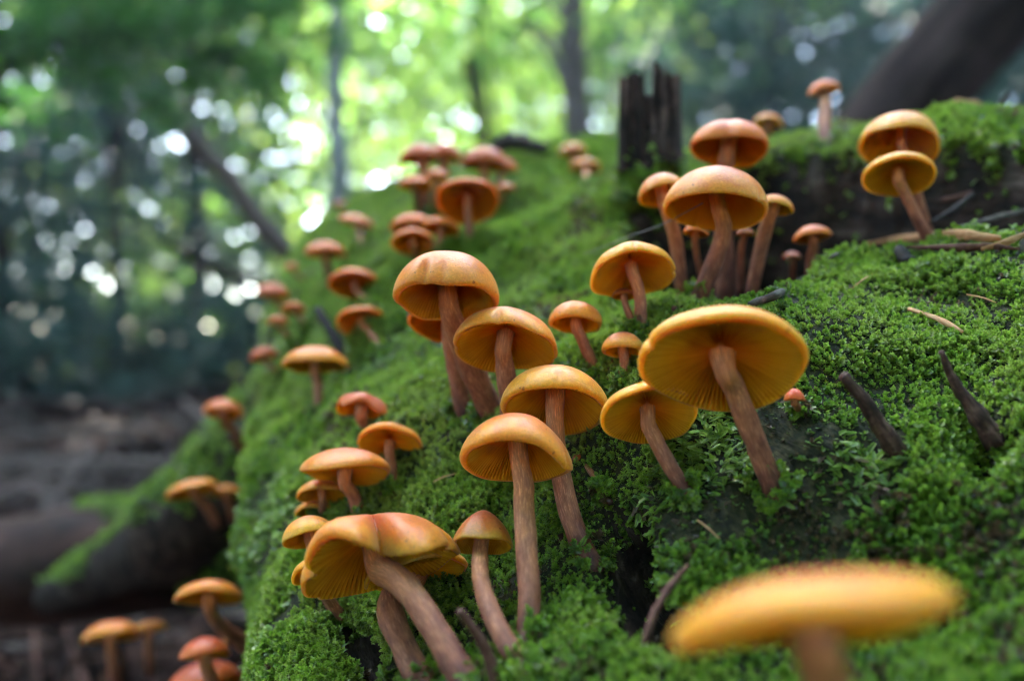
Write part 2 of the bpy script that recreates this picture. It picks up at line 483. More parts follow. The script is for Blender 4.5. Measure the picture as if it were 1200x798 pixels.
wood = child('wood', LOGV, LOGF, M_LOG, fallen_log, fallen_log, attrs={'bare': BG.ravel(), 'grain': grain})
BASES = []
BVH = BVHTree.FromPolygons([tuple(v) for v in LOGV], [tuple(int(i) for i in f) for f in LOGF])

def hit(x, y):
    w = unit(at(x, y, 1.0) - CAM)
    loc, nor, i, d = BVH.ray_cast(Vector(CAM), Vector(w))
    if loc is None: return None
    return np.array(loc)
#--LOG-END--

# ------------------------------------------------------------------ moss: small leafy shoots set all over the log
def sprig_mesh(name, seed, leaves=15, h=1.0, lw=0.24, ll=0.62, frond=False):
    rg = np.random.default_rng(seed); V, Fq, tip = [], [], []
    def leaf(base, d, up, L, w, t0):
        sd = unit(np.cross(d, up)); k = len(V)
        mid = base + d * L * 0.45
        fold = up * w * 0.35
        V.extend([base, mid + sd * w + fold, base + d * L, mid - sd * w + fold]); Fq.append((k, k + 1, k + 2, k + 3))
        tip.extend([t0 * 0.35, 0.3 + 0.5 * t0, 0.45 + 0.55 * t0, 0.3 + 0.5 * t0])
    if frond:
        ln = np.array([unit([1, 0, 0.42])])[0]
        for i in range(9):
            u = (i + 1) / 10
            base = ln * u * 1.5 + np.array([0, 0, -0.25 * u * u])
            for sg in (-1, 1):
                d = unit(ln * 0.75 + np.array([0, sg * 0.75, 0.12]) + rg.normal(0, 0.08, 3))
                leaf(base, d, np.array([0, 0, 1.0]), 0.55 * (1 - 0.65 * u), 0.10, 0.4 + 0.6 * u)
    else:
        for i in range(leaves):
            u = i / (leaves - 1); az = i * 2.399 + rg.normal(0, 0.25)
            el = -0.05 + 1.15 * u ** 1.3 + rg.normal(0, 0.12)
            d = np.array([math.cos(az) * math.cos(el), math.sin(az) * math.cos(el), math.sin(el)])
            base = np.array([0, 0, h * (0.15 + 0.75 * u)])
            leaf(base, d, unit(np.cross(np.cross(d, [0, 0, 1]), d) + 1e-6), ll * (1 - 0.35 * u) * rg.uniform(0.8, 1.15), lw * (1 - 0.3 * u), 0.25 + 0.75 * u)
    me = mesh(name, np.array(V), np.array(Fq), False, {'tip': np.array(tip)})
    me.materials.append(M_MOSS)
    return bpy.data.objects.new(name, me)      # geometry for the moss, not placed in the scene itself
SPRIGS = [sprig_mesh('moss_shoot', 1), sprig_mesh('moss_shoot', 2, 18, 1.25, 0.2, 0.55), sprig_mesh('moss_shoot', 3, 12, 0.8, 0.28, 0.7),
          sprig_mesh('moss_frond', 4, frond=True)]

def moss_nodes():
    ng = bpy.data.node_groups.new('moss_shoots', 'GeometryNodeTree')
    ng.interface.new_socket('Geometry', in_out='INPUT', socket_type='NodeSocketGeometry')
    ng.interface.new_socket('Geometry', in_out='OUTPUT', socket_type='NodeSocketGeometry')
    N, L = ng.nodes, ng.links
    gi, go = N.new('NodeGroupInput'), N.new('NodeGroupOutput')
    jn = N.new('GeometryNodeJoinGeometry')
    def at_(name, ty):
        n = N.new('GeometryNodeInputNamedAttribute'); n.data_type = ty; n.inputs['Name'].default_value = name
        return n.outputs['Attribute']
    va, ro, sc_ = at_('variant', 'INT'), at_('rot', 'FLOAT_VECTOR'), at_('size', 'FLOAT')
    for k, o in enumerate(SPRIGS):
        cmp_ = N.new('FunctionNodeCompare'); cmp_.data_type = 'INT'; cmp_.operation = 'EQUAL'
        ii = [s_ for s_ in cmp_.inputs if s_.type == 'INT']
        L.new(va, ii[0]); ii[1].default_value = k
        oi = N.new('GeometryNodeObjectInfo'); oi.inputs['Object'].default_value = o
        ip = N.new('GeometryNodeInstanceOnPoints')
        L.new(gi.outputs[0], ip.inputs['Points']); L.new(cmp_.outputs[0], ip.inputs['Selection'])
        L.new(oi.outputs['Geometry'], ip.inputs['Instance'])
        L.new(ro, ip.inputs['Rotation']); L.new(sc_, ip.inputs['Scale'])
        L.new(ip.outputs[0], jn.inputs[0])
    L.new(jn.outputs[0], go.inputs[0])
    return ng
MOSS_NG = moss_nodes()

def moss(parent, root, P, Nn, size, tone, variant, rg):
    """moss stuff: one object of leafy shoots standing at P along the directions Nn"""
    n = len(P)
    Z = unit(Nn); A = unit(np.cross(Z, rg.normal(size=(n, 3)))); B = np.cross(Z, A)
    # rotation matrix columns A, B, Z -> euler XYZ
    m00, m10, m20, m21, m22 = A[:, 0], A[:, 1], A[:, 2], B[:, 2], Z[:, 2]
    eul = np.stack([np.arctan2(m21, m22), np.arcsin(np.clip(-m20, -1, 1)), np.arctan2(m10, m00)], -1)
    me = bpy.data.meshes.new('moss'); me.vertices.add(n)
    me.vertices.foreach_set('co', (P - np.array(root.location)).astype(np.float32).ravel())
    for nm, ty, val, ky in (('rot', 'FLOAT_VECTOR', eul, 'vector'), ('size', 'FLOAT', size, 'value'), ('tone', 'FLOAT', tone, 'value')):
        a_ = me.attributes.new(nm, ty, 'POINT'); a_.data.foreach_set(ky, np.asarray(val, np.float32).ravel())
    a_ = me.attributes.new('variant', 'INT', 'POINT'); a_.data.foreach_set('value', np.asarray(variant, np.int32))
    me.materials.append(M_MOSS)
    o = obj('moss', me, None, parent); o['kind'] = 'stuff'
    o.modifiers.new('shoots', 'NODES').node_group = MOSS_NG
    return o

def sample_faces(V, Fq, dens, rg):
    a, b, c, d = (V[Fq[:, i]] for i in range(4))
    nrm = np.cross(c - a, d - b); area = np.linalg.norm(nrm, axis=1) * 0.5 + 1e-15
    nrm = nrm / (2 * area[:, None]); ctr = (a + b + c + d) / 4
    cnt = rg.poisson(np.minimum(area * dens(ctr, nrm), 60))
    idx = np.repeat(np.arange(len(Fq)), cnt)
    u, v = rg.random(len(idx))[:, None], rg.random(len(idx))[:, None]
    P = (a[idx] * (1 - u) + b[idx] * u) * (1 - v) + (d[idx] * (1 - u) + c[idx] * u) * v
    return P, nrm[idx], idx

def log_moss():
    rg = np.random.default_rng(5)
    bare_f = BG.ravel()[LOGF].mean(1)
    flip = [1.0]
    def dens(c, n):
        out_dir = unit(c - (FOOT + np.outer((c - FOOT) @ AX, AX)))
        sgn = np.sign((n * out_dir).sum(1)); flip[0] = sgn
        pr = project(c); d = np.linalg.norm(c - CAM, axis=1)
        view = unit(CAM - c); facing = (n * sgn[:, None] * view).sum(1)
        infr = (pr[:, 2] > 0) & (pr[:, 0] > -60) & (pr[:, 0] < 1290) & (pr[:, 1] > 40) & (pr[:, 1] < 880) & (facing > -0.25)
        base = 860000 * np.minimum(1, (0.28 / d) ** 1.5)
        patch = fbm(c, 30, 3, 44)
        cover = 0.35 + 0.65 * sstep(-1.5, -1.15, patch)
        cover = cover * (1 - sstep(0.25, 0.6, bare_f)) + 0.02 * (patch > 0.1)
        return base * cover * np.where(infr, 1.0, 0.42 * (out_dir[:, 2] > -0.4))
    P, Nn, idx = sample_faces(LOGV, LOGF, dens, rg)
    out_dir = unit(P - (FOOT + np.outer((P - FOOT) @ AX, AX)))
    Nn = Nn * np.sign((Nn * out_dir).sum(1))[:, None]
    d = np.linalg.norm(P - CAM, axis=1)
    up = unit(Nn * 0.8 + np.array([0, 0, 0.55]) + rg.normal(0, 0.32, P.shape))
    big = fbm(P, 22, 3, 77)
    size = 0.0025 * (1 + np.clip(d - 0.3, 0, 1.2) * 1.5) * rg.uniform(0.65, 1.3, len(P)) * (1 + 0.4 * np.clip(big, -.35, 1))
    cush = fbm(P, 45, 2, 31)
    P = P + Nn * (np.clip(cush, -0.4, 0.8) * 0.0022 - 0.0008)[:, None]
    tone = np.clip(0.64 + 0.38 * fbm(P, 14, 3, 91) + 0.32 * fbm(P, 60, 2, 13) + rg.normal(0, 0.18, len(P)), 0, 1)
    tone = np.where((fbm(P, 30, 3, 44) + rg.normal(0, .2, len(P)) < -0.85) & (rg.random(len(P)) < .6), 0.03, tone)
    fr = (fbm(P, 24, 2, 52) > 0.42) | (rg.random(len(P)) < 0.05)
    variant = np.where(fr, 3, rg.integers(0, 3, len(P)))
    # moss crowding round the foot of each stem
    for bp_, br_ in BASES:
        hd_ = BVH.find_nearest(Vector(bp_))
        if hd_[0] is None or (Vector(bp_) - hd_[0]).length > 0.006: continue
        nn = np.array(hd_[1]); o_ = bp_ - (FOOT + AX * ((bp_ - FOOT) @ AX)); nn = nn * np.sign(nn @ o_)
        k = 46; a_ = rg.uniform(0, 2 * np.pi, k); rr = br_ * rg.uniform(0.85, 1.9, k)
        t1 = unit(np.cross(nn, [0.3, 0.2, 0.9])); t2 = np.cross(nn, t1)
        od = np.cos(a_)[:, None] * t1 + np.sin(a_)[:, None] * t2
        P = np.vstack([P, bp_ + od * rr[:, None] + nn * (rg.uniform(-.001, .0035, k) * (2.2 - rr / br_))[:, None]])
        up = np.vstack([up, unit(nn + od * 0.5 + rg.normal(0, .3, (k, 3)))])
        size = np.concatenate([size, 0.0030 * rg.uniform(.6, 1.2, k)]); tone = np.concatenate([tone, np.clip(rg.normal(.42, .22, k), 0, 1)])
        variant = np.concatenate([variant, rg.integers(0, 4, k)])
    print('moss shoots', len(P))
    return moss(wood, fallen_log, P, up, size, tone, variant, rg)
#--MOSS-END--

# ------------------------------------------------------------------ mushrooms
TONES = {'o': ((1, 1, 1), (1, 1, 1), (1, 1, 1)), 'y': ((1.08, 1.26, 1.05), (1.02, 1.07, 1.05), (1, 1, 1)),
         'r': ((0.72, 0.44, 0.48), (0.95, 0.75, 0.7), (0.9, 0.9, 0.95)), 'd': ((0.88, 0.66, 0.52), (0.90, 0.62, 0.50), (0.85, 0.85, 0.9)),
         'n': ((1.05, 1.32, 1.15), (1.02, 1.1, 1.05), (1, 1, 1)), 'b': ((0.55, 0.40, 0.45), (0.7, 0.5, 0.45), (0.7, 0.65, 0.65))}

def mushroom(x, y, w, d, tilt, roll, stem, sw, label, H=0.5, conc=0.22, tone='o', group=None, seed=0, rim=0.05, a=2.0, b=1.7,
             wav=0.04, oval=1.0, slit=None, hi=False, stemtone=1.0, name='mushroom', gd=0.115, droop=None):
    rg = np.random.default_rng(seed + int(x * 7 + y * 13))
    H, conc = H * 1.22, conc * 1.55
    tilt = tilt * 1.12 + 2; sw = (sw[0] * .82, sw[1] * .8); wav = wav * 1.35
    a, b = a * rg.uniform(.9, 1.12), b * rg.uniform(.9, 1.12)
    # base of the stem
    bs = stem[-1]
    base = at(*bs) if len(bs) == 3 else hit(*bs)
    if base is None: base = at(bs[0], bs[1], d)
    elif len(bs) == 2 and group == GR_X:            # stands on the outline of the log
        d = min(d, project(base)[2] * 0.985)
    R = 0.5 * w * d / F
    ctr = at(x, y, d)
    fw = unit(ctr - CAM); rt = unit(np.cross(fw, CAM_UP)); up = np.cross(rt, fw)
    rr, tt = rad(roll), rad(tilt)
    up2 = up * math.cos(rr) + rt * math.sin(rr); rt2 = rt * math.cos(rr) - up * math.sin(rr)
    Z = up2 * math.cos(tt) + fw * math.sin(tt); Y = np.cross(Z, rt2); X = rt2
    Hh = H * R; org = ctr - Z * (Hh - rim * R) * 0.42
    BASES.append((base, 0.5 * sw[1] * np.linalg.norm(base - CAM) / F))
    tg = tag(bpy.data.objects.new(name, None), label, 'mushroom', group); COL.objects.link(tg)
    tg.location = base; tg.empty_display_size = 0.01
    nseg = 160 if hi else 56
    ph = np.linspace(0, 2 * np.pi, nseg, endpoint=False)
    K = [(k, rg.normal(0, 1) / k, rg.uniform(0, 6.28)) for k in (2, 3, 4, 5, 7)]
    slit = [(*v_, 0.05, 0.5) for v_ in (slit or [])]
    if hi and w > 40:
        for _ in range(rg.integers(0, 4)): slit.append((rg.uniform(0, 360), rg.uniform(.04, .10), rg.uniform(.03, .10), 0.0, .82, 1.0))
    def deform(r, z, p):
        """uneven margin, slits; r, z arrays of rings, p angles"""
        q = r / R
        wv = sum(c_ * np.cos(k_ * p + f_) for k_, c_, f_ in K)
        wr = sum(c_ * np.cos(k_ * p + f_ + 2.1) for k_, c_, f_ in K[1:])
        z2 = z + wav * R * wv * q ** 2.5
        r2 = r * (1 + 0.6 * wav * wr * q)
        for (pa, wd, dep, lift, q0, q1) in slit:
            dp = np.angle(np.exp(1j * (p - rad(pa))))
            g_ = np.exp(-(dp / wd) ** 2)
            r2 = r2 * (1 - dep * g_ * sstep(q0, q1, q))
            z2 = z2 + lift * R * g_ * q ** 2 * sstep(q0, q1, q)
        for (pa, wd, amt) in (droop or []):
            dp = np.angle(np.exp(1j * (p - rad(pa)))); g_ = np.exp(-(dp / wd) ** 2)
            z2 = z2 + amt * R * g_ * q ** 2.5
        return r2, z2
    def place(r, z, p):
        r, z = deform(r, z, p)
        return (org + (r * np.cos(p))[..., None] * X + (oval * r * np.sin(p))[..., None] * Y + z[..., None] * Z)
    # cap: top, rolled rim, underside
    nt = 16 if hi else 10
    f = np.linspace(0.02, math.pi / 2, nt)
    pr = [(R * math.sin(q) ** (2 / a), Hh * math.cos(q) ** (2 / b), math.sin(q) ** (2 / a)) for q in f]
    rho = rim * R
    for q in (0.35, 0.8, 1.25, 1.7, 2.2):
        pr.append((R - rho * 0.8 * (1 - math.cos(q)), -rho * math.sin(q), 1.0))
    Rm, zr = pr[-1][0], pr[-1][1]
    zc = min(conc, H - 0.11) * R
    under = lambda r: zr + (zc - zr) * (1 - np.clip(r / Rm, 0, 1) ** 1.9)
    for q in np.linspace(0.94, 0.02, 8): pr.append((Rm * q, float(under(Rm * q)), 1.0))
    pr = np.array(pr)
    Rr = np.repeat(pr[:, :1], nseg, 1); Zz = np.repeat(pr[:, 1:2], nseg, 1); Pp = np.repeat(ph[None], len(pr), 0)
    V = place(Rr, Zz, Pp).reshape(-1, 3)
    rel = lambda V_: V_ - base
    cap = obj('cap', mesh('cap', rel(V), grid_faces(len(pr), nseg)[:, ::-1], True, {'rad': np.repeat(pr[:, 2], nseg)}), M_CAP, tg)
    # gills: folded blades hanging under the cap
    ng = 84 if hi else 40
    npg = 2 * ng
    pg = np.linspace(0, 2 * np.pi, npg, endpoint=False) + np.tile([0, 0.012], ng)
    qs = np.array([0.10, 0.2, 0.35, 0.5, 0.65, 0.8, 0.92, 0.99])
    ridge = np.tile([0.0, 1.0], ng); short = np.where(np.arange(npg) % 4 == 3, 1.0, 0.0)
    dep = gd * R * np.sin(np.pi * np.clip(qs, 0, 1) ** 0.75 * 0.97 + 0.05) ** 0.6
    am = ridge[None] * (1 - short[None] * (1 - sstep(0.35, 0.6, qs))[:, None])
    am = am * rg.uniform(0.75, 1.0, npg)[None]
    zg = under(Rm * qs)[:, None] - 0.012 * R - dep[:, None] * am
    V = place(np.repeat(Rm * qs[:, None], npg, 1), zg, np.repeat(pg[None], len(qs), 0)).reshape(-1, 3)
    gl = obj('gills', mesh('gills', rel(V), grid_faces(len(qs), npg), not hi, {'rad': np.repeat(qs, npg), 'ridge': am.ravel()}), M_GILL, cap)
    # stem
    top = org + Z * (zc + 0.02 * R)
    sr = 0.5 * sw[0] * d / F; br = 0.5 * sw[1] * np.linalg.norm(base - CAM) / F
    mids = []
    dtop = np.linalg.norm(top - CAM); dbase = np.linalg.norm(base - CAM)
    n_m = len(stem) - 1
    for i, m_ in enumerate(stem[:-1]):
        u_ = (i + 1) / (n_m + 1)
        zd = project(top)[2] * (1 - u_) + project(base)[2] * u_
        mids.append(at(m_[0], m_[1], zd) if len(m_) == 2 else at(*m_))
    L = np.linalg.norm(top - base)
    neck = top - Z * min(0.35 * L, 0.35 * R + 0.6 * zc)
    dirb = unit(base - (mids[-1] if mids else neck))
    pts = [top, neck] + mids + [base, base + dirb * max(0.004, br)]
    path = catmull(pts, 26 if hi else 16)
    sway = np.cumsum(rg.normal(0, 1, (len(path), 3)), 0); sway -= np.linspace(0, 1, len(path))[:, None] * sway[-1]
    path = path + sway * np.sin(np.linspace(0, np.pi, len(path)))[:, None] * sr * 0.16
    for _ in range(14 if hi else 6):
        path[1:-1] = 0.5 * path[1:-1] + 0.25 * (path[:-2] + path[2:])
    t = np.linspace(0, 1, len(path))
    radii = sr * (1 - t) + br * t
    radii *= 1 + 0.06 * np.sin(t * rg.uniform(4, 9) + rg.uniform(0, 6)) + 0.45 * np.exp(-t * 22)
    Vt, Ft, tt_ = tube(path, radii, 22 if hi else 12, 0.10 if hi else 0.05, 0.9 / max(sr, 1e-4) * 0.5, seed)
    arc = np.concatenate([[0], np.cumsum(np.linalg.norm(np.diff(path, axis=0), axis=1))])
    ns_ = 22 if hi else 12
    an = np.tile(np.linspace(0, 2 * np.pi, ns_, endpoint=False), len(path))
    sco = np.stack([np.cos(an) * sr, np.sin(an) * sr, np.repeat(arc, ns_)], -1)
    sco = np.vstack([sco, np.zeros((2 * ns_, 3))]) + rg.uniform(0, 1, 3)
    st = obj('stem', mesh('stem', rel(Vt), Ft[:, ::-1], True, {'along': 1 - tt_, 'stemco': sco}), M_STEM, tg)
    c1, c2, c3 = TONES[tone]
    j = 1 + rg.normal(0, 0.04)
    cap.color = (c1[0] * j, c1[1] * j, c1[2] * j, 1); gl.color = (*c2, 1)
    stemtone *= rg.uniform(.82, 1.2)
    st.color = (c3[0] * stemtone, c3[1] * stemtone, c3[2] * stemtone, 1)
    return tg

MM = mushroom
#
GR_F, GR_L, GR_B, GR_H, GR_X = 'mushrooms on the near face of the log', 'mushrooms along the left side of the log', 'blurred mushrooms far up the log', 'mushrooms in and above the hollow', 'mushrooms beyond the left edge of the log'
# near face
MM(846,412,190,.200,31,-3,[(851,440),(872,510),(905,572)],(29,36),'largest sharp mushroom, broad yellow gills facing us, alone at right of the cluster',.42,.17,'y',GR_F,1,hi=True,wav=.03)
MM(759,478,113,.218,30,-9,[(762,500),(782,545),(806,582)],(20,24),'yellow mushroom with open gills, just left of and below the largest one',.42,.18,'y',GR_F,2,hi=True)
MM(606,520,132,.226,19,4,[(612,570),(610,630),(619,690),(617,752)],(27,34),'orange domed mushroom on a long straight pale stem, front of the centre cluster',.62,.36,'o',GR_F,3,hi=True,rim=.09,droop=[(-25,.5,-.22),(150,.7,-.06)])
MM(650,463,126,.242,24,2,[(655,500),(658,560),(672,620),(690,656)],(26,32),'yellow orange mushroom directly behind the front centre one, stem leaning right',.62,.34,'y',GR_F,4,hi=True,rim=.08)
MM(593,392,125,.254,24,3,[(597,430),(600,520,.262)],(24,28),'tan mushroom with wavy right rim in the middle of the centre cluster',.55,.26,'o',GR_F,5,hi=True,wav=.08,droop=[(-20,.6,-.14)])
MM(524,331,124,.254,19,2,[(533,380),(552,435),(577,487)],(25,42),'pinkish domed mushroom with thick dark stem, upper left of the centre cluster',.70,.42,'o',GR_F,6,hi=True,rim=.09)
MM(528,371,100,.287,20,6,[(533,420),(547,482)],(24,32),'half hidden mushroom directly underneath the pinkish domed one',.45,.2,'d',GR_F,7,hi=True)
MM(675,370,62,.268,17,3,[(683,402),(699,442)],(16,17),'small domed mushroom with a bare leaning stem, upper right of the centre cluster',.66,.36,'o',GR_F,8,hi=True,rim=.11)
MM(740,312,100,.268,29,-8,[(750,350),(752,394)],(16,18),'yellow mushroom with slanting gills standing below the hollow',.5,.24,'y',GR_F,9,hi=True,droop=[(185,.6,-.16),(0,.5,-.1)])
MM(731,344,28,.27,15,0,[(736,368),(748,392)],(10,11),'tiny brown mushroom tucked under the slanting yellow cap below the hollow',.55,.25,'b',GR_F,10,hi=True)
MM(730,403,50,.256,14,0,[(732,428),(732,452)],(15,16),'small round orange mushroom with rolled rim on a short pale stem',.68,.34,'o',GR_F,11,hi=True,rim=.15)
MM(440,640,190,.217,9,-9,[(462,660),(500,730),(548,806)],(36,44),'large torn mushroom with a split cap at lower left',.50,.28,'o',GR_F,12,hi=True,wav=.085,rim=.035,
   slit=[(-82,.18,.60,.12),(-150,.07,.16,0),(-20,.06,.10,0)],droop=[(-122,.45,.32),(176,.5,-.24),(-40,.45,-.06),(60,.6,-.08)])
MM(487,662,120,.235,14,-8,[(446,692),(464,740),(503,812)],(34,36),'second cap hidden beneath the large torn mushroom',.42,.15,'y',GR_F,13,hi=True,wav=.07)
MM(374,663,66,.232,12,-14,[(374,690),(384,706),(408,728)],(14,18),'yellow cap edge tucked under the left side of the torn mushroom',.42,.2,'y',GR_F,24,hi=True,wav=.1)
MM(566,622,72,.221,14,2,[(567,660),(575,712),(620,790)],(21,30),'small bell shaped mushroom on a curved stem between torn cap and long pale stem',.95,.5,'o',GR_F,14,hi=True,a=1.7,b=1.4)
MM(405,543,105,.272,9,3,[(414,572),(420,606)],(19,21),'flat mushroom with dark underside above the torn cap',.44,.12,'o',GR_F,15,hi=True)
MM(458,514,78,.288,22,9,[(460,540),(457,580)],(15,16),'golden mushroom with ragged bright rim right of the flat dark one',.36,.1,'o',GR_F,16,hi=True,wav=.09)
MM(425,473,58,.30,12,10,[(428,490),(432,512)],(17,17),'reddish bent cap above the golden ragged mushroom',.55,.25,'r',GR_F,17,hi=True,wav=.12)
MM(377,574,58,.284,16,0,[(377,592),(377,612)],(11,12),'small tan mushroom, upper of two stacked left of the torn cap',.5,.22,'o',GR_L,18)
MM(371,595,50,.292,13,0,[(373,606),(376,622)],(10,12),'small tan mushroom, lower of two stacked left of the torn cap',.45,.2,'o',GR_L,19)
MM(361,621,62,.252,14,-8,[(370,650),(378,690),(402,724)],(15,18),'yellowish bell cap touching the left edge of the torn mushroom',.7,.36,'y',GR_L,20,hi=True)
MM(931,463,24,.21,2,0,[(932,472),(936,484)],(10,11),'tiny pinkish button mushroom in moss right of the largest one',.9,.1,'r',GR_F,21,hi=True,name='button_mushroom')
MM(677,537,21,.245,-5,-35,[(686,548),(707,577)],(9,10),'tiny button mushroom leaning over behind the long pale stem',.8,.1,'r',GR_F,22,hi=True,name='button_mushroom')
MM(655,597,10,.246,0,0,[(655,604),(656,622)],(8,9),'tiny pink pin mushroom between the two central stems',1.2,.1,'r',GR_F,23,name='button_mushroom')
# left side, going up
MM(370,420,76,.375,9,2,[(372,450),(370,492)],(13,14),'wide flat mushroom on a straight stem beside the dark stick at left',.48,.2,'o',GR_L,30,wav=.07)
MM(423,374,58,.40,32,0,[(431,388),(447,413)],(9,10),'upper left mushroom with open gills and a stem leaning right',.4,.18,'d',GR_L,31)
MM(416,329,62,.43,26,4,[(424,345),(433,362)],(9,10),'upper left mushroom just above the one with the leaning stem',.42,.16,'d',GR_L,32)
MM(381,292,48,.50,8,0,[(383,310),(385,334)],(10,11),'flat mushroom on the outline of the log, left of the paired caps',.5,.2,'d',GR_L,33)
MM(418,258,42,.54,4,12,[(421,272),(424,294)],(7,8),'dark slanting small cap high on the left outline',.4,.15,'d',GR_L,34)
MM(398,239,15,.62,5,0,[(399,246),(402,258)],(5,5),'tiny blurred cap at the top of the left outline',.6,.2,'r',GR_L,35)
MM(320,341,38,.60,8,5,[(322,352),(342,374)],(8,9),'reddish dome, topmost of the blurred group left of the log',.65,.25,'r',GR_X,36)
MM(344,360,27,.585,18,0,[(347,368),(362,386)],(6,7),'small orange cap right of the reddish dome at left',.5,.2,'d',GR_X,37)
MM(326,375,25,.60,10,0,[(330,384),(346,400)],(6,7),'small brown cap under the reddish dome at left',.5,.2,'d',GR_X,38)
MM(309,414,34,.58,10,-8,[(313,424),(330,440)],(7,8),'red brown cap on the log outline beside dark branches',.6,.2,'r',GR_X,39)
MM(341,312,15,.66,5,0,[(343,318),(362,332)],(5,5),'tiny red cap high above the reddish dome at left',.7,.2,'r',GR_X,40)
MM(262,478,46,.50,12,8,[(266,492),(282,520,.53)],(13,16),'orange cap against dark litter where the root joins the log',.6,.2,'d',GR_X,41)
MM(225,571,60,.47,10,-10,[(236,582),(252,610,.50)],(12,14),'flat yellow cap on the mossy root at left',.36,.12,'o',GR_X,42)
MM(266,574,46,.48,6,4,[(268,584),(274,606,.50)],(11,12),'pale brown cap right of the flat yellow one on the root',.36,.12,'o',GR_X,43)
MM(246,693,78,.36,9,5,[(248,716),(258,738),(292,752,.385)],(17,20),'convex orange mushroom with crooked stem at lower left edge of the log',.42,.12,'o',GR_X,44)
MM(240,759,58,.34,3,0,[(244,776),(252,806),(300,850,.35)],(17,18),'dark reddish dome below the crooked stem mushroom',.62,.15,'r',GR_X,45)
MM(238,792,86,.40,2,-6,[(262,815),(310,850,.41)],(18,20),'broad reddish cap cut off by the bottom edge at left',.55,.12,'r',GR_X,46)
MM(276,747,30,.39,4,4,[(284,756),(305,775,.40)],(10,10),'small dark red cap between crooked stem and log',.5,.15,'b',GR_X,47)
MM(130,739,62,.50,6,0,[(133,765),(136,795,.52)],(14,18),'blurred orange cap nearest the lower left corner',.48,.12,'o',GR_X,48)
MM(176,733,36,.53,6,0,[(176,752),(176,785,.55)],(10,12),'small blurred cap beside the lower left corner mushroom',.42,.12,'o',GR_X,49)
# far up the log
MM(492,180,48,.50,12,-6,[(494,210),(498,250)],(16,17),'left of two reddish caps at the top of the back cluster',.6,.26,'r',GR_B,50)
MM(521,178,42,.51,10,8,[(520,205),(517,245)],(13,15),'right of two reddish caps at the top of the back cluster',.6,.26,'r',GR_B,51)
MM(487,214,40,.47,14,0,[(489,232),(492,256)],(11,12),'brown cap at the left side of the back cluster',.45,.2,'d',GR_B,52)
MM(512,204,30,.485,8,0,[(512,222),(512,252)],(11,12),'small brown cap in the middle of the back cluster',.5,.2,'d',GR_B,53)
MM(569,186,56,.52,10,4,[(568,205),(566,236)],(12,14),'broad reddish cap at the right of the back cluster',.62,.2,'r',GR_B,54)
MM(590,192,36,.535,8,10,[(587,206),(584,232)],(9,11),'half hidden cap behind the broad reddish one in the back cluster',.55,.2,'d',GR_B,55)
MM(592,219,26,.50,6,0,[(590,228),(586,244)],(8,9),'small flat cap low at the right of the back cluster',.4,.15,'d',GR_B,56)
MM(548,231,74,.42,38,2,[(548,256),(551,290)],(9,11),'cap with dark centre and bright ring, front of the back cluster',.36,.16,'d',GR_B,57)
MM(483,281,50,.40,28,0,[(485,294),(489,306)],(11,12),'ringed cap just above the pinkish domed mushroom',.42,.18,'d',GR_B,58)
MM(482,261,50,.435,15,-4,[(484,276),(488,296)],(10,11),'cap hidden behind the ringed one above the pinkish dome',.5,.2,'d',GR_B,59)
MM(518,264,44,.42,18,10,[(517,280),(513,300)],(10,11),'cap leaning right beside the ringed one above the pinkish dome',.5,.2,'d',GR_B,60)
MM(671,175,34,.60,16,0,[(673,186),(676,204)],(8,9),'upper left one of two yellow caps left of the broken stub',.5,.2,'o',GR_B,61)
MM(686,194,36,.57,22,0,[(688,206),(692,222)],(9,10),'lower right one of two yellow caps left of the broken stub',.5,.2,'o',GR_B,62)
# in and above the hollow
MM(839,228,120,.272,19,3,[(845,262),(836,295),(815,352,.285)],(21,25),'big domed mushroom with a bent stem in front of the hollow',.68,.42,'o',GR_H,70,hi=True,rim=.05,gd=.03)
MM(775,220,58,.295,22,-10,[(789,262),(797,300),(800,348,.31)],(19,20),'orange mushroom left of the big bent one at the hollow',.7,.36,'o',GR_H,71)
MM(855,163,90,.32,22,4,[(853,200),(850,260),(852,352,.335)],(22,30),'two lobed cap rising behind the big bent mushroom',.62,.3,'d',GR_H,72,slit=[(-95,.35,.25,.1),(85,.4,.22,-.05)])
MM(908,239,44,.295,18,8,[(897,262),(890,300),(880,350,.31)],(18,20),'small cap at the right of the big bent mushroom',.62,.3,'o',GR_H,73)
MM(816,270,30,.305,12,8,[(812,288),(820,318,.32)],(9,10),'little dark cap between stems under the big bent mushroom',.55,.2,'d',GR_H,74)
MM(873,272,22,.31,6,0,[(870,290),(868,335,.325)],(9,10),'slim little cap behind stems right of the bent stem',.5,.2,'b',GR_H,75)
MM(951,273,44,.325,10,-8,[(952,292),(950,330,.335)],(13,15),'small orange mushroom alone in the dark of the hollow',.55,.22,'d',GR_H,76)
MM(928,299,20,.345,5,0,[(928,306),(928,322,.355)],(7,8),'tiny dark red cap deep in the hollow',.6,.2,'b',GR_H,77)
MM(901,141,34,.44,18,12,[(899,152),(896,180,.45)],(9,10),'small orange cap behind the two lobed cap',.55,.25,'o',GR_H,78)
MM(1055,159,88,.325,30,5,[(1066,195),(1080,240),(1092,280,.325)],(12,13),'upper of two overlapping yellow caps at right',.72,.44,'y',GR_H,79,gd=.05)
MM(1053,201,80,.30,30,-2,[(1058,215),(1070,245),(1088,282,.305)],(14,16),'lower of two overlapping yellow caps at right, gills in full view',.4,.2,'y',GR_H,80)
MM(965,103,36,.42,10,-6,[(967,125),(966,145),(968,172)],(14,18),'small orange cap on a thick pale stem on the skyline',.6,.2,'d',GR_H,81)
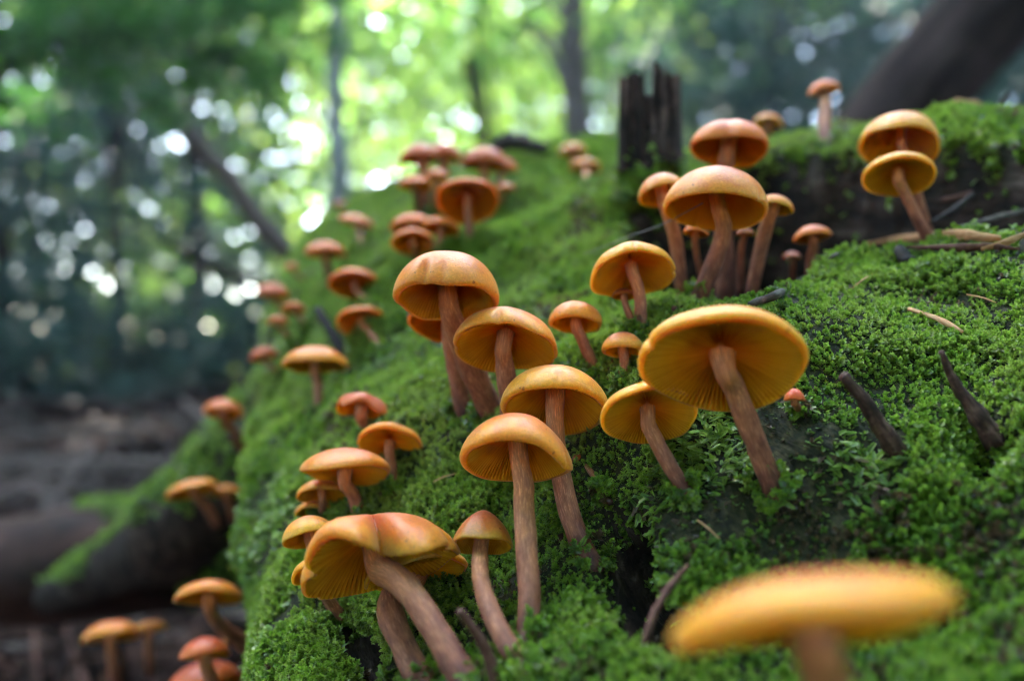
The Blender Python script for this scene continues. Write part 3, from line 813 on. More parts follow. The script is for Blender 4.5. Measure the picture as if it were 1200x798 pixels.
# close to the lens
MM(944,712,320,.102,3,-13,[(968,790),(985,900)],(58,62),'huge out of focus yellow cap at the bottom right, closest to us',.27,.05,'n',GR_F,90,hi=True,rim=.09,wav=.03)
log_moss()
#--MUSHROOMS-END--

# ------------------------------------------------------------------ ground, litter, root and side branch
M_SOIL = None
def soil_material():
    m, nt = mat('forest_floor'); g = NT(nt)
    co = g.n('ShaderNodeTexCoord').outputs['Object']
    n1 = g.noise(co, 9, 8, 0.7); n2 = g.noise(co, 0.6, 3, 0.5)
    f = g.math('ADD', g.math('MULTIPLY', n1, 0.75), g.math('MULTIPLY', n2, 0.25))
    col = g.ramp(f, [(0.36, (0.0015, 0.0008, 0.0007)), (0.48, (0.006, 0.0032, 0.0026)), (0.58, (0.014, 0.0078, 0.0065)), (0.68, (0.032, 0.019, 0.016))])
    p = g.principled(col, 1.0, 0.0, g.bump(n1, 0.6, 0.008)); g.out(p.outputs[0]); return m
M_SOIL = soil_material()

def ground_z(x, y):
    p = np.stack([x, y, 0 * x], -1)
    r = np.hypot(x, y)
    return 0.02 * fbm(p, 3.0, 3, 2) + 0.10 * fbm(p, 0.45, 3, 6) * sstep(0.8, 3, r) + 0.55 * fbm(p, 0.07, 2, 9) * sstep(8, 30, r) - 0.05 + 0.16 * sstep(1.2, 3.5, y)
rr_ = np.concatenate([[0.001], np.geomspace(0.15, 220, 150)])
aa_ = np.linspace(0, 2 * np.pi, 160, endpoint=False)
RR, AA = np.meshgrid(rr_, aa_, indexing='ij')
gx, gy = RR * np.cos(AA) - 0.6, RR * np.sin(AA) + 0.6
GV = np.stack([gx, gy, ground_z(gx, gy)], -1).reshape(-1, 3)
ground = obj('ground', mesh('ground', GV, grid_faces(len(rr_), 160)[:, ::-1]), M_SOIL); ground['kind'] = 'structure'

def quads_cloud(P, Z, size, rg, aspect=0.55, fold=0.25):
    """pointed leaf faces at P facing Z"""
    n = len(P)
    A = unit(np.cross(Z, rg.normal(size=(n, 3)))); B = np.cross(Z, A)
    s = np.asarray(size)[:, None]
    V = np.stack([P - A * s, P + B * s * aspect + Z * s * fold, P + A * s, P - B * s * aspect + Z * s * fold], 1).reshape(-1, 3)
    return V, np.arange(4 * n).reshape(-1, 4)

M_LITTER = leaf_material('dead_leaves', (0.010, 0.005, 0.004), (0.16, 0.085, 0.065), 0.1, None, 0.05)
def litter():
    rg = np.random.default_rng(8); n = 14000
    y = 0.35 + 7 * rg.random(n) ** 1.6; x = -0.1 - (0.3 + y * 0.75) * rg.random(n)
    x = np.where(rg.random(n) < 0.2, rg.uniform(-0.2, 3, n), x)
    P = np.stack([x, y, ground_z(x, y) + rg.uniform(0.002, 0.02, n)], -1)
    Z = unit(np.array([0, 0, 1.0]) + rg.normal(0, 0.45, (n, 3)))
    V, Fq = quads_cloud(P, Z, rg.uniform(0.010, 0.030, n), rg, 0.5)
    k = 2600; yk = 0.4 + 6 * rg.random(k) ** 1.5; xk = -0.1 - (0.3 + yk * 0.75) * rg.random(k)
    Pk = np.stack([xk, yk, ground_z(xk, yk) + rg.uniform(0.01, 0.06, k)], -1)
    Vk, Fk = quads_cloud(Pk, unit(np.array([0, -.5, 1.0]) + rg.normal(0, 0.35, (k, 3))), rg.uniform(0.03, 0.14, k), rg, 0.05, 0.02)
    Fq = np.vstack([Fq, Fk + len(V)]); V = np.vstack([V, Vk]); n = n + k
    o = obj('leaf_litter', mesh('leaf_litter', V, Fq, False, {'tone': np.repeat(rg.random(n) ** 3.5, 4)}), M_LITTER)
    tag(o, 'brown dead leaves and needles covering the forest floor at left', 'leaf litter', kind='stuff')
litter()

def limb_thing(name, label, cat, pts, radii, m, n=24, seg=14, rough=0.1, rf=8, group=None, seed=0, flat=None):
    """a single bare branch, stick or splinter as one mesh"""
    pts = np.asarray(pts, float)
    path = catmull(pts, n)
    r = np.interp(np.linspace(0, 1, n), np.linspace(0, 1, len(radii)), radii)
    V, Fq, t = tube(path, r, seg, rough, rf, seed, flat)
    arc = np.linalg.norm(path[-1] - path[0])
    o = obj(name, mesh(name, V - pts[0], Fq[:, ::-1], True, {'grain': grain_co(path, V, t)}), m)
    o.location = pts[0]
    return tag(o, label, cat, group)

def grain_co(path, V, t):
    k = np.clip((t * (len(path) - 1)).round().astype(int), 0, len(path) - 1)
    L = np.concatenate([[0], np.cumsum(np.linalg.norm(np.diff(path, axis=0), axis=1))])
    d = V - path[k]
    return np.stack([d[:, 0] + path[0][0], d[:, 1] + d[:, 2], L[k]], -1)

def px(pts): return [at(*p) for p in pts]

# root spreading from the log at left, with its own moss
def mossy_root():
    path = catmull(px([(330,500,.62),(285,545,.58),(240,592,.57),(185,640,.60),(120,672,.68),(60,700,.76)]), 30)
    r = np.interp(np.linspace(0, 1, 30), [0, .25, .5, .75, 1], [.036, .034, .030, .022, .014])
    V, Fq, t = tube(path, r, 24, 0.25, 14, 3)
    root = child('root', V, Fq[:, ::-1], M_LOG, fallen_log, fallen_log, attrs={'grain': grain_co(path, V, t), 'bare': np.ones(len(V))})
    rg = np.random.default_rng(3)
    P, Nn, idx = sample_faces(V, Fq, lambda c, n: 60000 * np.ones(len(c)), rg)
    k = np.argmin(np.linalg.norm(P[:, None] - path[None], axis=2), 1); od = unit(P - path[k])
    keep = (od[:, 2] + 0.5 * fbm(P, 25, 2, 4) > 0.5); P, od = P[keep], od[keep]
    n = len(P)
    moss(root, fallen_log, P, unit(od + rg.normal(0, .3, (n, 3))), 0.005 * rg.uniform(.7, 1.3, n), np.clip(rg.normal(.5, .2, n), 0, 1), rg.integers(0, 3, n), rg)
mossy_root()

def side_branch():
    pts = px([(-160,676,.86),(20,668,.82),(140,655,.80),(230,648,.79),(330,640,.80)])
    b = empty('fallen_branch', pts[0], 'smooth brown fallen branch lying across the lower left, mossy at its right end', 'branch')
    path = catmull(pts, 26); V, Fq, t = tube(path, np.interp(np.linspace(0, 1, 26), [0, 1], [.054, .050]), 26, 0.05, 10, 2)
    w = child('wood', V, Fq[:, ::-1], M_BRANCH, b, b, attrs={'grain': V})
    rg = np.random.default_rng(4)
    P, Nn, idx = sample_faces(V, Fq, lambda c, n: 50000 * np.ones(len(c)), rg)
    k = np.argmin(np.linalg.norm(P[:, None] - path[None], axis=2), 1); od = unit(P - path[k]); qx = project(P)[:, 0]
    keep = (od[:, 2] + 0.5 * fbm(P, 18, 2, 4) - 0.25 > (150 - qx) / 120) & (qx > 90); P, od = P[keep], od[keep]; n = len(P)
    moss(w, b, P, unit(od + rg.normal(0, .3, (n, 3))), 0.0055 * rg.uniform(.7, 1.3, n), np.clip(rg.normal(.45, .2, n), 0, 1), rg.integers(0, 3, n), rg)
side_branch()

STK = [([(-40,520,1.9),(60,508,1.9),(180,500,2.0)], 8, M_BARK, 'pale stick nearest the dark bough on the litter'), ([(30,570,1.5),(130,610,1.3),(150,640,1.2)], 6, M_BARK, 'short stick pointing down to the brown branch'),
       ([(215,470,1.9),(250,500,1.7),(262,540,1.6)], 7, M_BARK, 'pale stick close behind the mossy root'), ([(-20,590,1.3),(40,560,1.4),(90,545,1.5)], 6, M_BARK, 'thin stick at the left edge above the brown branch'),
       ([(-30,548,1.5),(120,540,1.6),(270,548,1.6)], 9, M_BARK, 'pale stick lying level on the litter above the brown branch'),
       ([(20,640,1.3),(70,575,1.4),(110,520,1.5)], 8, M_BARK, 'slanting stick in the litter at the far left'),
       ([(150,620,1.2),(190,560,1.3),(205,500,1.4)], 6, M_BARKD, 'thin dark stick leaning beside the mossy root'),
       ([(60,600,1.2),(150,585,1.25),(240,520,1.4)], 7, M_BARK, 'thin pale stick rising right behind the brown branch'),
       ([(-20,470,3.0),(120,478,3.0),(300,452,3.0)], 16, M_BARKD, 'dark fallen bough along the foot of the trees at left')]
for i, (p, w, m, lb) in enumerate(STK):
    d = p[0][2]; limb_thing('fallen_stick', lb, 'stick', px(p), [w * d / F * .5, w * d / F * .4], m, 14, 8, .12, 20, 'sticks on the forest floor', i)

def twig_tangle():
    """a heap of fallen twigs that cannot be told apart, between the side branch and the trees"""
    rg = np.random.default_rng(21); Vs_, Fs_, Gs_, k = [], [], [], 0
    for i in range(190):
        d = rg.uniform(1.0, 3.4); x = rg.uniform(-60, 330)
        p0 = at(x, 399, d); p0[2] = float(ground_z(p0[:1], p0[1:2])[0]) + rg.uniform(0, .10)
        L = rg.uniform(.18, .6); a = rg.uniform(0, 2 * np.pi); up = abs(rg.normal(0, .28))
        dv = np.array([math.cos(a), math.sin(a) * .5, up]) * L
        path = catmull([p0 - dv * .5, p0 + rg.normal(0, .05, 3) * L + np.array([0, 0, .03]), p0 + dv * .5], 7)
        path[:, 2] = np.maximum(path[:, 2], ground_z(path[:, 0], path[:, 1]) + .004)
        r = rg.uniform(.002, .009)
        V, Fq, t = tube(path, np.linspace(r, r * .5, 7), 6)
        Vs_.append(V); Fs_.append(Fq + k); Gs_.append(V); k += len(V)
    o = obj('twig_tangle', mesh('twig_tangle', np.vstack(Vs_), np.vstack(Fs_)[:, ::-1], True, {'grain': np.vstack(Gs_)}), M_BARK)
    tag(o, 'tangled heap of fallen twigs on the dark floor at left', 'twigs', kind='stuff')
twig_tangle()

# ------------------------------------------------------------------ trees
M_BEECH = leaf_material('fresh_green_leaves', (0.040, 0.130, 0.026), (0.110, 0.220, 0.040), 0.55, ((0.12, 0.36, 0.045), (0.42, 0.60, 0.11)))
M_DEEP = leaf_material('shade_green_leaves', (0.035, 0.125, 0.022), (0.08, 0.20, 0.030), 0.40, ((0.03, 0.13, 0.018), (0.08, 0.22, 0.03)))
M_HEM = leaf_material('blue_green_needles', (0.016, 0.052, 0.044), (0.052, 0.115, 0.095), 0.25)

def clumps(rg, n, centres, spread, k):
    """n leaf positions gathered in k clumps about the given centres"""
    c = centres[rg.integers(0, len(centres), k)] + rg.normal(0, 1, (k, 3)) * spread
    P = c[rg.integers(0, k, n)] + rg.normal(0, 1, (n, 3)) * spread * 0.28
    return P

def tree(name, label, base, top, r0, r1, bark, crown=None, cmat=None, n=0, lsize=0.04, limbs=3, bend=0.05, group=None, seed=0, spread=None, flare=1.3):
    """trunk with limbs and a crown of single leaves; crown = list of centre points"""
    rg = np.random.default_rng(seed + 100)
    base, top = np.asarray(base, float), np.asarray(top, float)
    t = empty(name, base, label, 'tree', group)
    L = np.linalg.norm(top - base)
    k = np.linspace(0, 1, 8)[:, None]
    pts = base * (1 - k) + top * k + rg.normal(0, 1, (8, 3)) * bend * L * 0.12 * np.sin(np.pi * k)
    path = catmull(pts, 30); tt = np.linspace(0, 1, 30)
    rr = (r0 * (1 - tt) + r1 * tt) * (1 + (flare - 1) * np.exp(-tt * 14))
    V, Fq, ta = tube(path, rr, 18, 0.12, 6, seed)
    tr = child('trunk', V, Fq[:, ::-1], bark, t, t, attrs={'grain': grain_co(path, V, ta)})
    ends = []
    for i in range(limbs):
        j = rg.integers(12, 29); c = np.asarray(crown)[rg.integers(0, len(crown))] if crown is not None else path[j] + rg.normal(0, 1, 3) * L * .2
        p3 = [path[j], (path[j] * .55 + c * .45) + rg.normal(0, .05, 3) * L * .3 + np.array([0, 0, .03 * L]), c]
        Vl, Fl, tl = tube(catmull(p3, 10), np.linspace(rr[j] * .5, rr[j] * .12, 10), 8, .1, 8, i)
        child('limb', Vl, Fl[:, ::-1], bark, tr, t, attrs={'grain': Vl})
    if crown is not None and n:
        crown = np.asarray(crown, float)
        sp = np.array(spread if spread is not None else (.5, .5, .4))
        P = clumps(rg, n, crown, sp, max(12, n // 60))
        P = P[P[:, 2] > 0.05]
        Z = unit(np.array([0, 0, .7]) + rg.normal(0, .6, (len(P), 3)))
        V, Fq = quads_cloud(P, Z, rg.uniform(.6, 1.25, len(P)) * lsize, rg)
        child('crown', V, Fq, cmat, t, t, smooth=False, attrs={'tone': np.repeat(rg.random(len(P)), 4)})
    return t
def gp(x, d, dz=0.0):
    p = at(x, 399, d); p[2] = float(ground_z(p[:1], p[1:2])[0]) + dz; return p
GT = 'trees in the blurred wood behind'
tree('tree', 'upright brown tree with flared foot, left of the broken stub', gp(692, 5.2), at(668,-120,5.4), .12, .065, M_BARK,
     [at(640,-60,5.6), at(720,-30,5.8), at(600,20,6.2)], M_BEECH, 1500, .035, 3, .03, GT, 1, (.7,.6,.35), 1.8)
tree('tree', 'thin grey sapling leaning left behind the back cluster', gp(640, 3.4), at(548,70,3.6), .034, .024, M_BARKD,
     [at(520,20,3.8), at(560,-40,3.9)], M_BEECH, 350, .03, 2, .02, GT, 2, (.35,.35,.2))
tree('tree', 'slender pale grey trunk in front of the brightest leaves', gp(402, 6.0), at(388,-140,6.2), .085, .05, M_BARKP,
     [at(360,-40,6.4), at(430,-60,6.4), at(400,10,6.8)], M_BEECH, 900, .035, 3, .03, GT, 3, (.8,.7,.3))
tree('tree', 'dark upright trunk at left in front of bright specks', gp(232, 6.5), at(222,-60,6.7), .07, .05, M_BARKD,
     [at(180,-20,6.8), at(260,-40,7.0)], M_DEEP, 1200, .04, 3, .04, GT, 4, (.9,.7,.4))
tree('tree', 'dark trunk near the left edge among blue green boughs', gp(142, 5.5), at(120,-60,5.8), .045, .03, M_BARKD,
     [at(60,120,5.6), at(150,220,5.9), at(30,260,5.6), at(200,300,6.4), at(90,330,6.0)], M_HEM, 5200, .032, 5, .04, GT, 5, (.55,.5,.22))
tree('tree', 'blue green conifer filling the far left edge', gp(10, 4.6), at(-20,-160,4.8), .05, .03, M_BARKD,
     [at(-10,170,4.6), at(40,240,4.8), at(20,330,4.6), at(80,180,5.2), at(0,400,4.5), at(60,420,4.7)], M_HEM, 5200, .030, 5, .04, GT, 6, (.4,.4,.2))
tree('tree', 'leafy green tree overhanging the upper left corner', gp(-140, 3.4), at(-60,-200,3.4), .07, .04, M_BARKD,
     [at(60,30,3.5), at(130,60,3.6), at(210,40,3.7), at(270,70,3.8), at(20,110,3.5), at(160,-10,3.6), at(300,20,4.0)], M_DEEP, 3600, .030, 6, .05, GT, 7, (.28,.28,.10))
tree('tree', 'conifer with grey green boughs at right behind the hollow', gp(900, 6.5), at(910,-200,6.8), .05, .03, M_BARKD,
     [at(850,60,6.2), at(930,40,6.4), at(890,120,6.3), at(820,110,6.6), at(960,110,6.6), at(1000,40,6.6), at(780,60,7.2)], M_HEM, 7000, .036, 6, .03, GT, 8, (.55,.5,.28))
tree('tree', 'grey green conifer at the right edge beyond the big trunk', gp(1190, 5.0), at(1215,-150,5.2), .05, .03, M_BARKD,
     [at(1170,90,5.2), at(1210,60,5.0), at(1140,110,5.6), at(1190,140,5.4)], M_HEM, 3600, .034, 5, .03, GT, 9, (.4,.4,.25))
tree('tree', 'massive dark trunk leaning across the upper right corner', at(985,215,1.55), at(1330,-190,1.75), .085, .115, M_BARKD, None, None, 0, .03, 0, .02, GT, 10, flare=1.0)
tree('tree', 'dead leaning trunk with pale broken top at left centre', at(385,355,2.6), at(222,152,2.5), .040, .028, M_BARK, None, None, 0, .03, 0, .08, GT, 11, flare=1.0)
limb_thing('dead_branch', 'dark dead branch crossing under the leaning trunk at left', 'branch', px([(190,282,2.6),(260,318,2.6),(345,345,2.6)]), [.012, .02], M_BARKD, 14, 8, .15, 10)

for i, (x, y, d, lb) in enumerate([(30,425,3.9,'low blue green shrub at the left edge below the conifer'), (130,430,4.3,'low blue green shrub beneath the dark trunk near the left edge'), (225,425,4.6,'low blue green shrub at the foot of the dark upright trunk'), (300,415,4.2,'low blue green shrub close beside the log at left')]):
    c = at(x, y, d)
    tree('shrub', lb, gp(x, d), c + np.array([0, 0, .15]), .02, .008, M_BARKD, [c, c + np.array([.25, .1, .12]), c + np.array([-.25, 0, .05])], M_HEM, 1300, .030, 2, .1, 'low shrubs along the edge of the litter', 60 + i, (.26, .24, .15))
# sunny saplings in the clearing
for i, (x, y, d, n) in enumerate([(430,60,8,2200), (560,60,9,2400), (480,150,10,2200), (620,140,10.5,2200), (720,60,9.5,1800), (300,330,9.0,1800), (190,360,9.5,1600)]):
    c = at(x, y, d)
    lb = ['leftmost sunlit sapling of the clearing, right of the pale trunk', 'sunlit sapling at the top centre', 'sunlit sapling low above the back cluster', 'sunlit sapling left of the flared brown tree',
          'sunlit sapling right of the flared brown tree', 'sunlit low sapling between the dark trunk and the log', 'sunlit low sapling among the dark trunks at left'][i]
    s_ = np.array([.95, .9, .65]) * d / 9
    tree('sapling', lb, gp(x + 8, d + .3), c + np.array([0, 0, .9]), .03, .012, M_BARK, [c, c + np.array([.6, .2, .3]), c + np.array([-.6, 0, -.2]), c + np.array([0.1, .3, .7])], M_BEECH, n, .042, 3, .08, 'sunlit saplings in the clearing', 30 + i, s_)

# the rest of the wood: a distant mass of leaves all round and a leaf roof added overhead to shape the light
def far_wood():
    rg = np.random.default_rng(9)
    n1, n2 = 120000, 26000
    az = np.concatenate([rg.uniform(-1.4, 1.4, n1), rg.uniform(1.4, 2 * np.pi - 1.4, n2)])
    r = rg.uniform(13, 24, n1 + n2); z = 12.5 * rg.random(n1 + n2) ** 0.9
    mid = (az > -.50) & (az < .12)
    r = np.where(mid, 17 + (r - 13) * .6, r); z = np.where(mid, z * .76, z)
    P = np.stack([r * np.sin(az), r * np.cos(az), z], -1)
    dn = fbm(P, 0.35, 3, 66)
    keep = dn > -1.0 + 0.05 * (z - 6) * (z > 6)
    P = P[keep]; n = len(P)
    Zl = unit(np.array([0, 0, .6]) + rg.normal(0, .6, (n, 3)))
    sz = np.where(P[:, 1] > 0, rg.uniform(.10, .25, n), rg.uniform(.2, .45, n))
    az_ = np.arctan2(P[:, 0], P[:, 1]) + 0.04 * rg.normal(0, 1, n); bright = (az_ > -.25) & (az_ < .15)
    bright &= rg.random(n) < .8 
    rest = ~((az_ > -.25) & (az_ < .15))
    mixd = rest & (az_ < 0) & (az_ > -.8) & (rg.random(n) < .38); rest &= ~mixd; bright |= mixd
    for nm, m, k, lb in (('distant_wood', M_BEECH, bright, 'blurred bright green leaves of the wood behind the centre'), ('distant_conifers', M_HEM, rest, 'blurred blue green boughs of the wood at left and right')):
        V, Fq = quads_cloud(P[k], Zl[k], sz[k], rg, .6)
        o = obj(nm, mesh(nm, V, Fq, False, {'tone': np.repeat(rg.random(k.sum()), 4)}), m)
        tag(o, lb, 'foliage', kind='stuff')
far_wood()
def leaf_roof():
    rg = np.random.default_rng(10); n = 90000
    r = 26 * np.sqrt(rg.random(n)); a = rg.uniform(0, 2 * np.pi, n)
    P = np.stack([r * np.cos(a), r * np.sin(a) + 3, rg.uniform(8.5, 12.5, n)], -1)
    # along the sun's way to the log the roof is closed, straight overhead it is open
    sp = P - np.array(SUN) * (P[:, 2:3] / SUN[2]); ds = np.hypot(sp[:, 0] + 0.1, sp[:, 1] - 0.5)
    dens = 0.55 + 0.9 * fbm(P * np.array([1, 1, .3]), 0.28, 3, 70)
    dens = np.where(np.hypot(P[:, 0], P[:, 1] - 3.0) < 7.0, dens - 0.7, dens)
    dens = np.where(P[:, 1] < 0.0, dens + 0.8, dens)
    sq = P - np.array(SUN) * ((P[:, 2:3] - 4) / SUN[2]); azq = np.arctan2(sq[:, 0], sq[:, 1])
    dens = np.where(sq[:, 1] > 6, np.where((azq > -.26) & (azq < .14), dens - 0.28, dens + np.where(azq < 0, 0.15, 0.4)), dens)
    dens = np.where((sp[:, 0] > -5) & (sp[:, 0] < 1.5) & (sp[:, 1] > -.5) & (sp[:, 1] < 6), dens + np.where(sp[:, 0] > -1.1, 0.9, 0.85), dens)
    dens = np.where(ds < 2.2, 3.0, dens)
    keep = rg.random(n) < dens
    P = P[keep]
    m = 1500; ex = rg.uniform(8.5, 12.5, m); q = rg.normal(0, 1, (m, 2)); q = q / np.linalg.norm(q, axis=1)[:, None] * (2.0 * np.sqrt(rg.random(m)))[:, None]  # extra leaves added to block the sun from the log
    E_ = np.array([0, 0.5, 0.3]) + np.array(SUN) * (ex / SUN[2])[:, None]; E_[:, :2] += q
    P = np.vstack([P, E_]); n = len(P)
    V, Fq = quads_cloud(P, unit(np.array([0, 0, 1.]) + rg.normal(0, .4, (n, 3))), rg.uniform(.16, .32, n), rg, .6)
    o = obj('shading_canopy', mesh('shading_canopy', V, Fq, False, {'tone': np.repeat(rg.random(n), 4)}), M_DEEP)
    tag(o, 'leaf roof added high above the wood to shade and dapple the light', 'foliage', kind='stuff')
leaf_roof()
#--FOREST-END--

# ------------------------------------------------------------------ broken stub on the log and small debris
def shard(parent, x0, x1, yb, yt, d, thick, seed, name='shard'):
    """one upright splinter of the hollow stub, ragged at the top"""
    rg = np.random.default_rng(seed)
    n, lv = 10, 9
    c0 = at((x0 + x1) / 2, yb, d); wv = 0.5 * (x1 - x0) * d / F; h = (yb - yt) * d / F
    a = np.linspace(0, 2 * np.pi, n, endpoint=False)
    V = []
    top = rg.uniform(0.80, 1.0, n)
    wob = rg.normal(0, 0.07, n)
    for i in range(lv):
        u = i / (lv - 1); k = 1.0 - 0.14 * u
        hh = -0.25 * h * (1 - u) + h * u * (top if i == lv - 1 else 0.5 + 0.5 * top if i == lv - 2 else 1 - 0.12 * u)
        V.append(np.stack([c0[0] + wv * k * np.cos(a) * (1 + wob), c0[1] + thick * k * np.sin(a) * (1 + wob), c0[2] + hh + 0 * a], -1))
    V = np.array(V); V += (fbm(V * np.array([1, 1, .25]), 260, 2, seed) * 0.0009)[..., None] * np.array([1, 1, 0])
    Fq = grid_faces(lv, n)
    Vt = np.vstack([V.reshape(-1, 3), V[-1] * 0.1 + V[-1].mean(0) * 0.9 - np.array([0, 0, .12 * h])]); k = lv * n
    j = np.arange(n); j2 = (j + 1) % n
    Fq = np.vstack([Fq, np.stack([(lv - 1) * n + j, (lv - 1) * n + j2, k + j2, k + j], -1)])
    return child(name, Vt, Fq[:, ::-1], M_STUB, parent, fallen_log, smooth=False, attrs={'grain': Vt})
cs = catmull(px([(762,232,.392),(763,205,.390),(763,185,.388),(764,162,.388)]), 14)
Vs, Fs, ts = tube(cs, np.interp(np.linspace(0, 1, 14), [0, .5, .8, 1], [.015, .013, .012, .0115]), 22, .30, 150, 6)
stub = child('branch_stub', Vs, Fs[:, ::-1], M_STUB, fallen_log, fallen_log, attrs={'grain': Vs})
_rg = np.random.default_rng(17)
_P, _N, _i = sample_faces(Vs, Fs, lambda c, n: 240000 * sstep(0.62, 0.25, (c[:, 2] - cs[0][2]) / (cs[-1][2] - cs[0][2]) + 0.25 * fbm(c, 90, 2, 3)), _rg)
_d = unit(_P - cs[np.argmin(np.linalg.norm(_P[:, None] - cs[None], axis=2), 1)])
moss(stub, fallen_log, _P, unit(_d + np.array([0, 0, .5]) + _rg.normal(0, .3, _P.shape)), 0.0036 * _rg.uniform(.7, 1.3, len(_P)), np.clip(_rg.normal(.5, .2, len(_P)), 0, 1), _rg.integers(0, 3, len(_P)), _rg)
for i, (x0, x1, yb, yt, dd, th) in enumerate([(724,744,178,82,.382,.0045), (741,756,178,78,.380,.0035), (765,781,178,70,.382,.0045), (778,799,178,78,.386,.0055),
                                              (752,768,172,108,.396,.002), (770,796,178,122,.376,.003)]):
    shard(stub, x0, x1, yb, yt, dd, th, 40 + i)

def deb(name, label, cat, pts, rpx, m, flat=None, rough=.15, group=None, seg=8, n=14, seed=0, snap=None):
    d = pts[0][2]
    P3 = px(pts)
    if snap:                                   # rest it on the log
        for i in range(len(P3) if snap == 'all' else 1):
            h_ = hit(pts[i][0], pts[i][1])
            if h_ is not None:
                P3[i] = h_ + unit(CAM - h_) * (rpx[min(i, len(rpx) - 1)] * d / F + 0.0042 if snap == 'all' else 0)
        if snap == 'base':
            k = np.linalg.norm(P3[0] - CAM) / np.linalg.norm(at(*pts[0]) - CAM)
            P3 = [P3[0]] + [CAM + (p_ - CAM) * k * (1 - 0.035 * (i_ + 1)) for i_, p_ in enumerate(P3[1:])]
    return limb_thing(name, label, cat, P3, [r * d / F for r in rpx], m, n, seg, rough, 400, group, seed, flat)
deb('wood_splinter', 'long pale splinter of wood lying on the moss at right', 'splinter', [(1012,286,.279),(1060,280,.279),(1120,277,.279),(1172,280,.279)], [1.5,6,8,4], M_CHIP, .6, .3, seg=10, seed=1, snap='all')
deb('wood_splinter', 'reddish splinter under the long pale one at right', 'splinter', [(1062,290,.275),(1120,291,.274),(1160,289,.274),(1195,292,.274)], [2,6,5,1.5], M_TWIG, .6, .3, seg=10, seed=2, snap='all')
deb('wood_splinter', 'curved tan strip at the right edge beside the long pale splinter', 'splinter', [(1150,292,.27),(1180,284,.27),(1215,268,.272)], [3,5,3], M_CHIP, .4, .2, seed=3, snap='all')
deb('twig', 'short tan twig on the moss at the right', 'twig', [(1065,362,.231),(1092,371,.23),(1112,380,.229),(1128,389,.229)], [2.6,3,3.6,2.2], M_CHIP, None, .15, seed=4, snap='all')
deb('twig', 'small pale twig on the lip below the hollow', 'twig', [(790,362,.272),(806,348,.274),(822,338,.275),(836,332,.276)], [3,3,2.4,3], M_TWIG, None, .3, seed=5, snap='all')
deb('bark_piece', 'grey bark piece on the lip under the bent mushroom', 'bark', [(748,312,.292),(780,326,.284),(812,340,.277),(838,350,.274)], [6,9,8,4], M_TWIGG, .6, .4, seg=14, n=20, seed=6, snap='all')
deb('bare_root', 'thin grey root curving along the right lip of the hollow', 'root', [(880,356,.268),(915,343,.269),(945,326,.271),(968,306,.275),(986,294,.279)], [4,4.5,4,3,1.5], M_TWIGG, None, .3, seg=10, n=18, seed=7, snap='all')
deb('dark_pellet', 'black seed like pellet on the moss below the pale splinter', 'debris', [(1052,290,.27),(1056,297,.27),(1062,304,.269),(1072,305,.269)], [5,8,8,4], M_DARK, None, .3, seed=8, snap='all')
deb('pine_needle', 'reddish brown needle standing in the moss near the lowest dark gap', 'needle', [(755,752,.172),(768,716,.176),(786,686,.181),(807,662,.186)], [4.2,5,4.6,3], M_TWIG, None, .12, seed=9)
deb('dead_stalk', 'thin bare brown stalk between the torn mushroom and the curved stem', 'stalk', [(585,812,.186),(572,768,.194),(556,738,.2),(538,715,.206)], [7,7,6,4.5], M_TWIG, None, .15, n=18, seg=10, seed=10, snap='base')
deb('twig', 'fine dark twig hanging in the moss left of the long pale stem', 'twig', [(588,562,.262),(597,580,.258),(600,606,.252)], [2,2,1.4], M_DARK, None, .2, seed=11)
deb('dead_stalk', 'blurred brown dead stalk poking up at right', 'stalk', [(1052,530,.158),(1032,500,.163),(1010,466,.168),(988,440,.173)], [15,13,11,8], M_STALK, None, .2, n=18, seg=12, seed=12, snap='base')
deb('dead_stalk', 'blurred dark pointed stub at the right edge', 'stalk', [(1170,520,.150),(1138,476,.156),(1116,442,.162),(1103,412,.167)], [19,13,8,4], M_STALK, None, .3, n=18, seg=12, seed=13, snap='base')
deb('dead_stick', 'dark leaning stick right of the wide flat mushroom at left', 'stick', [(428,460,.40),(410,428,.405),(392,396,.41),(372,362,.42)], [9,8,7,5], M_DARK, None, .2, n=16, seed=14)
deb('bark_piece', 'dark rotten bark lump behind the broad reddish cap', 'bark', [(570,182,.60),(600,166,.60),(640,176,.62)], [6,10,6], M_DARK, None, .4, n=16, seg=12, seed=15)
for i, (x, y, x2, y2, r, lb) in enumerate([(1098,142,1122,118,6,'pale wood chip leaning left on the right skyline'), (1118,120,1160,132,7,'longest pale wood chip on the right skyline'), (1100,150,1130,140,7,'pale chip at the foot of the skyline chips'), (1112,132,1138,150,5,'small pale chip in the middle of the skyline chips')]):
    deb('wood_chip', lb, 'chip', [(x,y,.385),((x+x2)/2,(y+y2)/2-2,.384),(x2,y2,.383)], [r*.6,r,r*.4], M_CHIP, .45, .3, 'pale wood chips on the right skyline', 8, 10, 20+i)
deb('twig', 'dark spike sticking up right of the skyline chips', 'twig', [(1150,146,.38),(1166,130,.38),(1184,108,.38)], [4,4,2], M_DARK, None, .2, seed=25)
deb('wood_chip', 'pinkish chip by the foot of the thick pale stem on the skyline', 'chip', [(970,172,.41),(992,168,.41),(1012,170,.41)], [3,6,3], M_CHIP, .5, .3, seed=26)
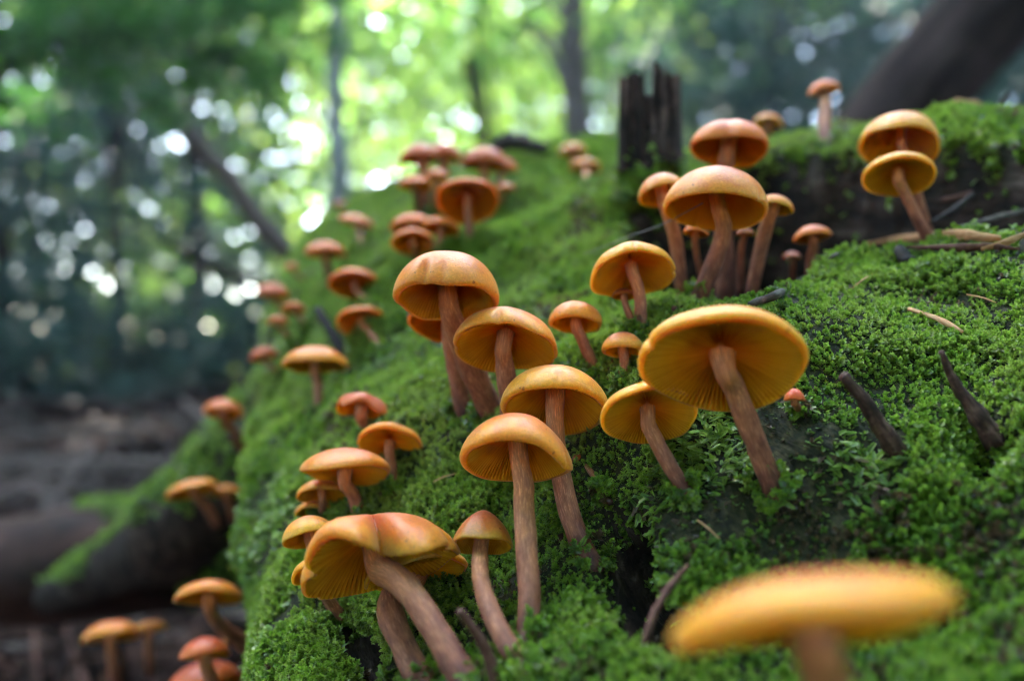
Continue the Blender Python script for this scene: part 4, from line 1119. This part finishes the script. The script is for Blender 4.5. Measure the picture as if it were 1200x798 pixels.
for i, (p, m, lb) in enumerate([([(1092,262,.315),(1118,246,.318),(1140,228,.322)], M_DARK, 'dark twig leaning right beside the paired yellow caps'), ([(1120,268,.30),(1160,258,.305),(1215,244,.31)], M_TWIGG, 'grey twig along the right end of the hollow'),
                                ([(1105,235,.33),(1150,225,.335),(1210,214,.335)], M_TWIG, 'brown twig under the mossy ledge at right edge')]):
    deb('twig', lb, 'twig', p, [3,4,3], m, None, .3, seed=30+i)
for i, (x, y, a_, l_, lb) in enumerate([(905,420,20,34,'thin tan needle on the moss right of the largest mushroom'), (1010,330,-35,30,'thin tan needle on the bright moss shoulder at right'), (665,480,70,26,'thin needle in the moss behind the two central caps'),
                                      (1150,350,15,36,'thin tan needle near the right edge of the moss shoulder'), (520,560,-20,28,'thin needle on the moss right of the flat dark cap'), (830,620,40,34,'thin needle in the dark moss left of the blurred near cap')]):
    ca, sa = math.cos(rad(a_)) * l_ / 2, math.sin(rad(a_)) * l_ / 2
    deb('pine_needle', lb, 'needle', [(x - ca, y - sa, .23), (x, y - 1.5, .23), (x + ca, y + sa, .23)], [.8, 1.1, .6], M_CHIP if i != 2 else M_TWIG, None, .05, 'loose needles on the moss', 6, 8, 60 + i, 'all')
deb('spider_thread', 'single pale spider thread stretched from moss to the bent mushroom', 'thread', [(684,298,.31),(730,280,.30),(778,262,.285),(824,238,.268)], [.55,.55,.55,.55], M_BARKP, None, 0, seg=6, seed=34)
#--DEBRIS-END--

# ------------------------------------------------------------------ the damp air of the wood
def haze():
    m, nt = mat('haze_air'); g = NT(nt)
    v = g.n('ShaderNodeVolumePrincipled'); v.inputs['Density'].default_value = 0.003
    v.inputs['Color'].default_value=(.78,.88,1,1); v.inputs['Anisotropy'].default_value=0.2
    o = g.n('ShaderNodeOutputMaterial'); g.l(v.outputs[0], o.inputs['Volume'])
    x0,x1,y0,y1,z0,z1=-30,30,-30,34,-1.6,13.2
    V=np.array([(x,y,z) for z in (z0,z1) for y in (y0,y1) for x in (x0,x1)])
    Fq=np.array([(0,2,3,1),(4,5,7,6),(0,1,5,4),(2,6,7,3),(0,4,6,2),(1,3,7,5)])
    o=obj('haze',mesh('haze',V,Fq,False),m); o['kind']='stuff'
haze()
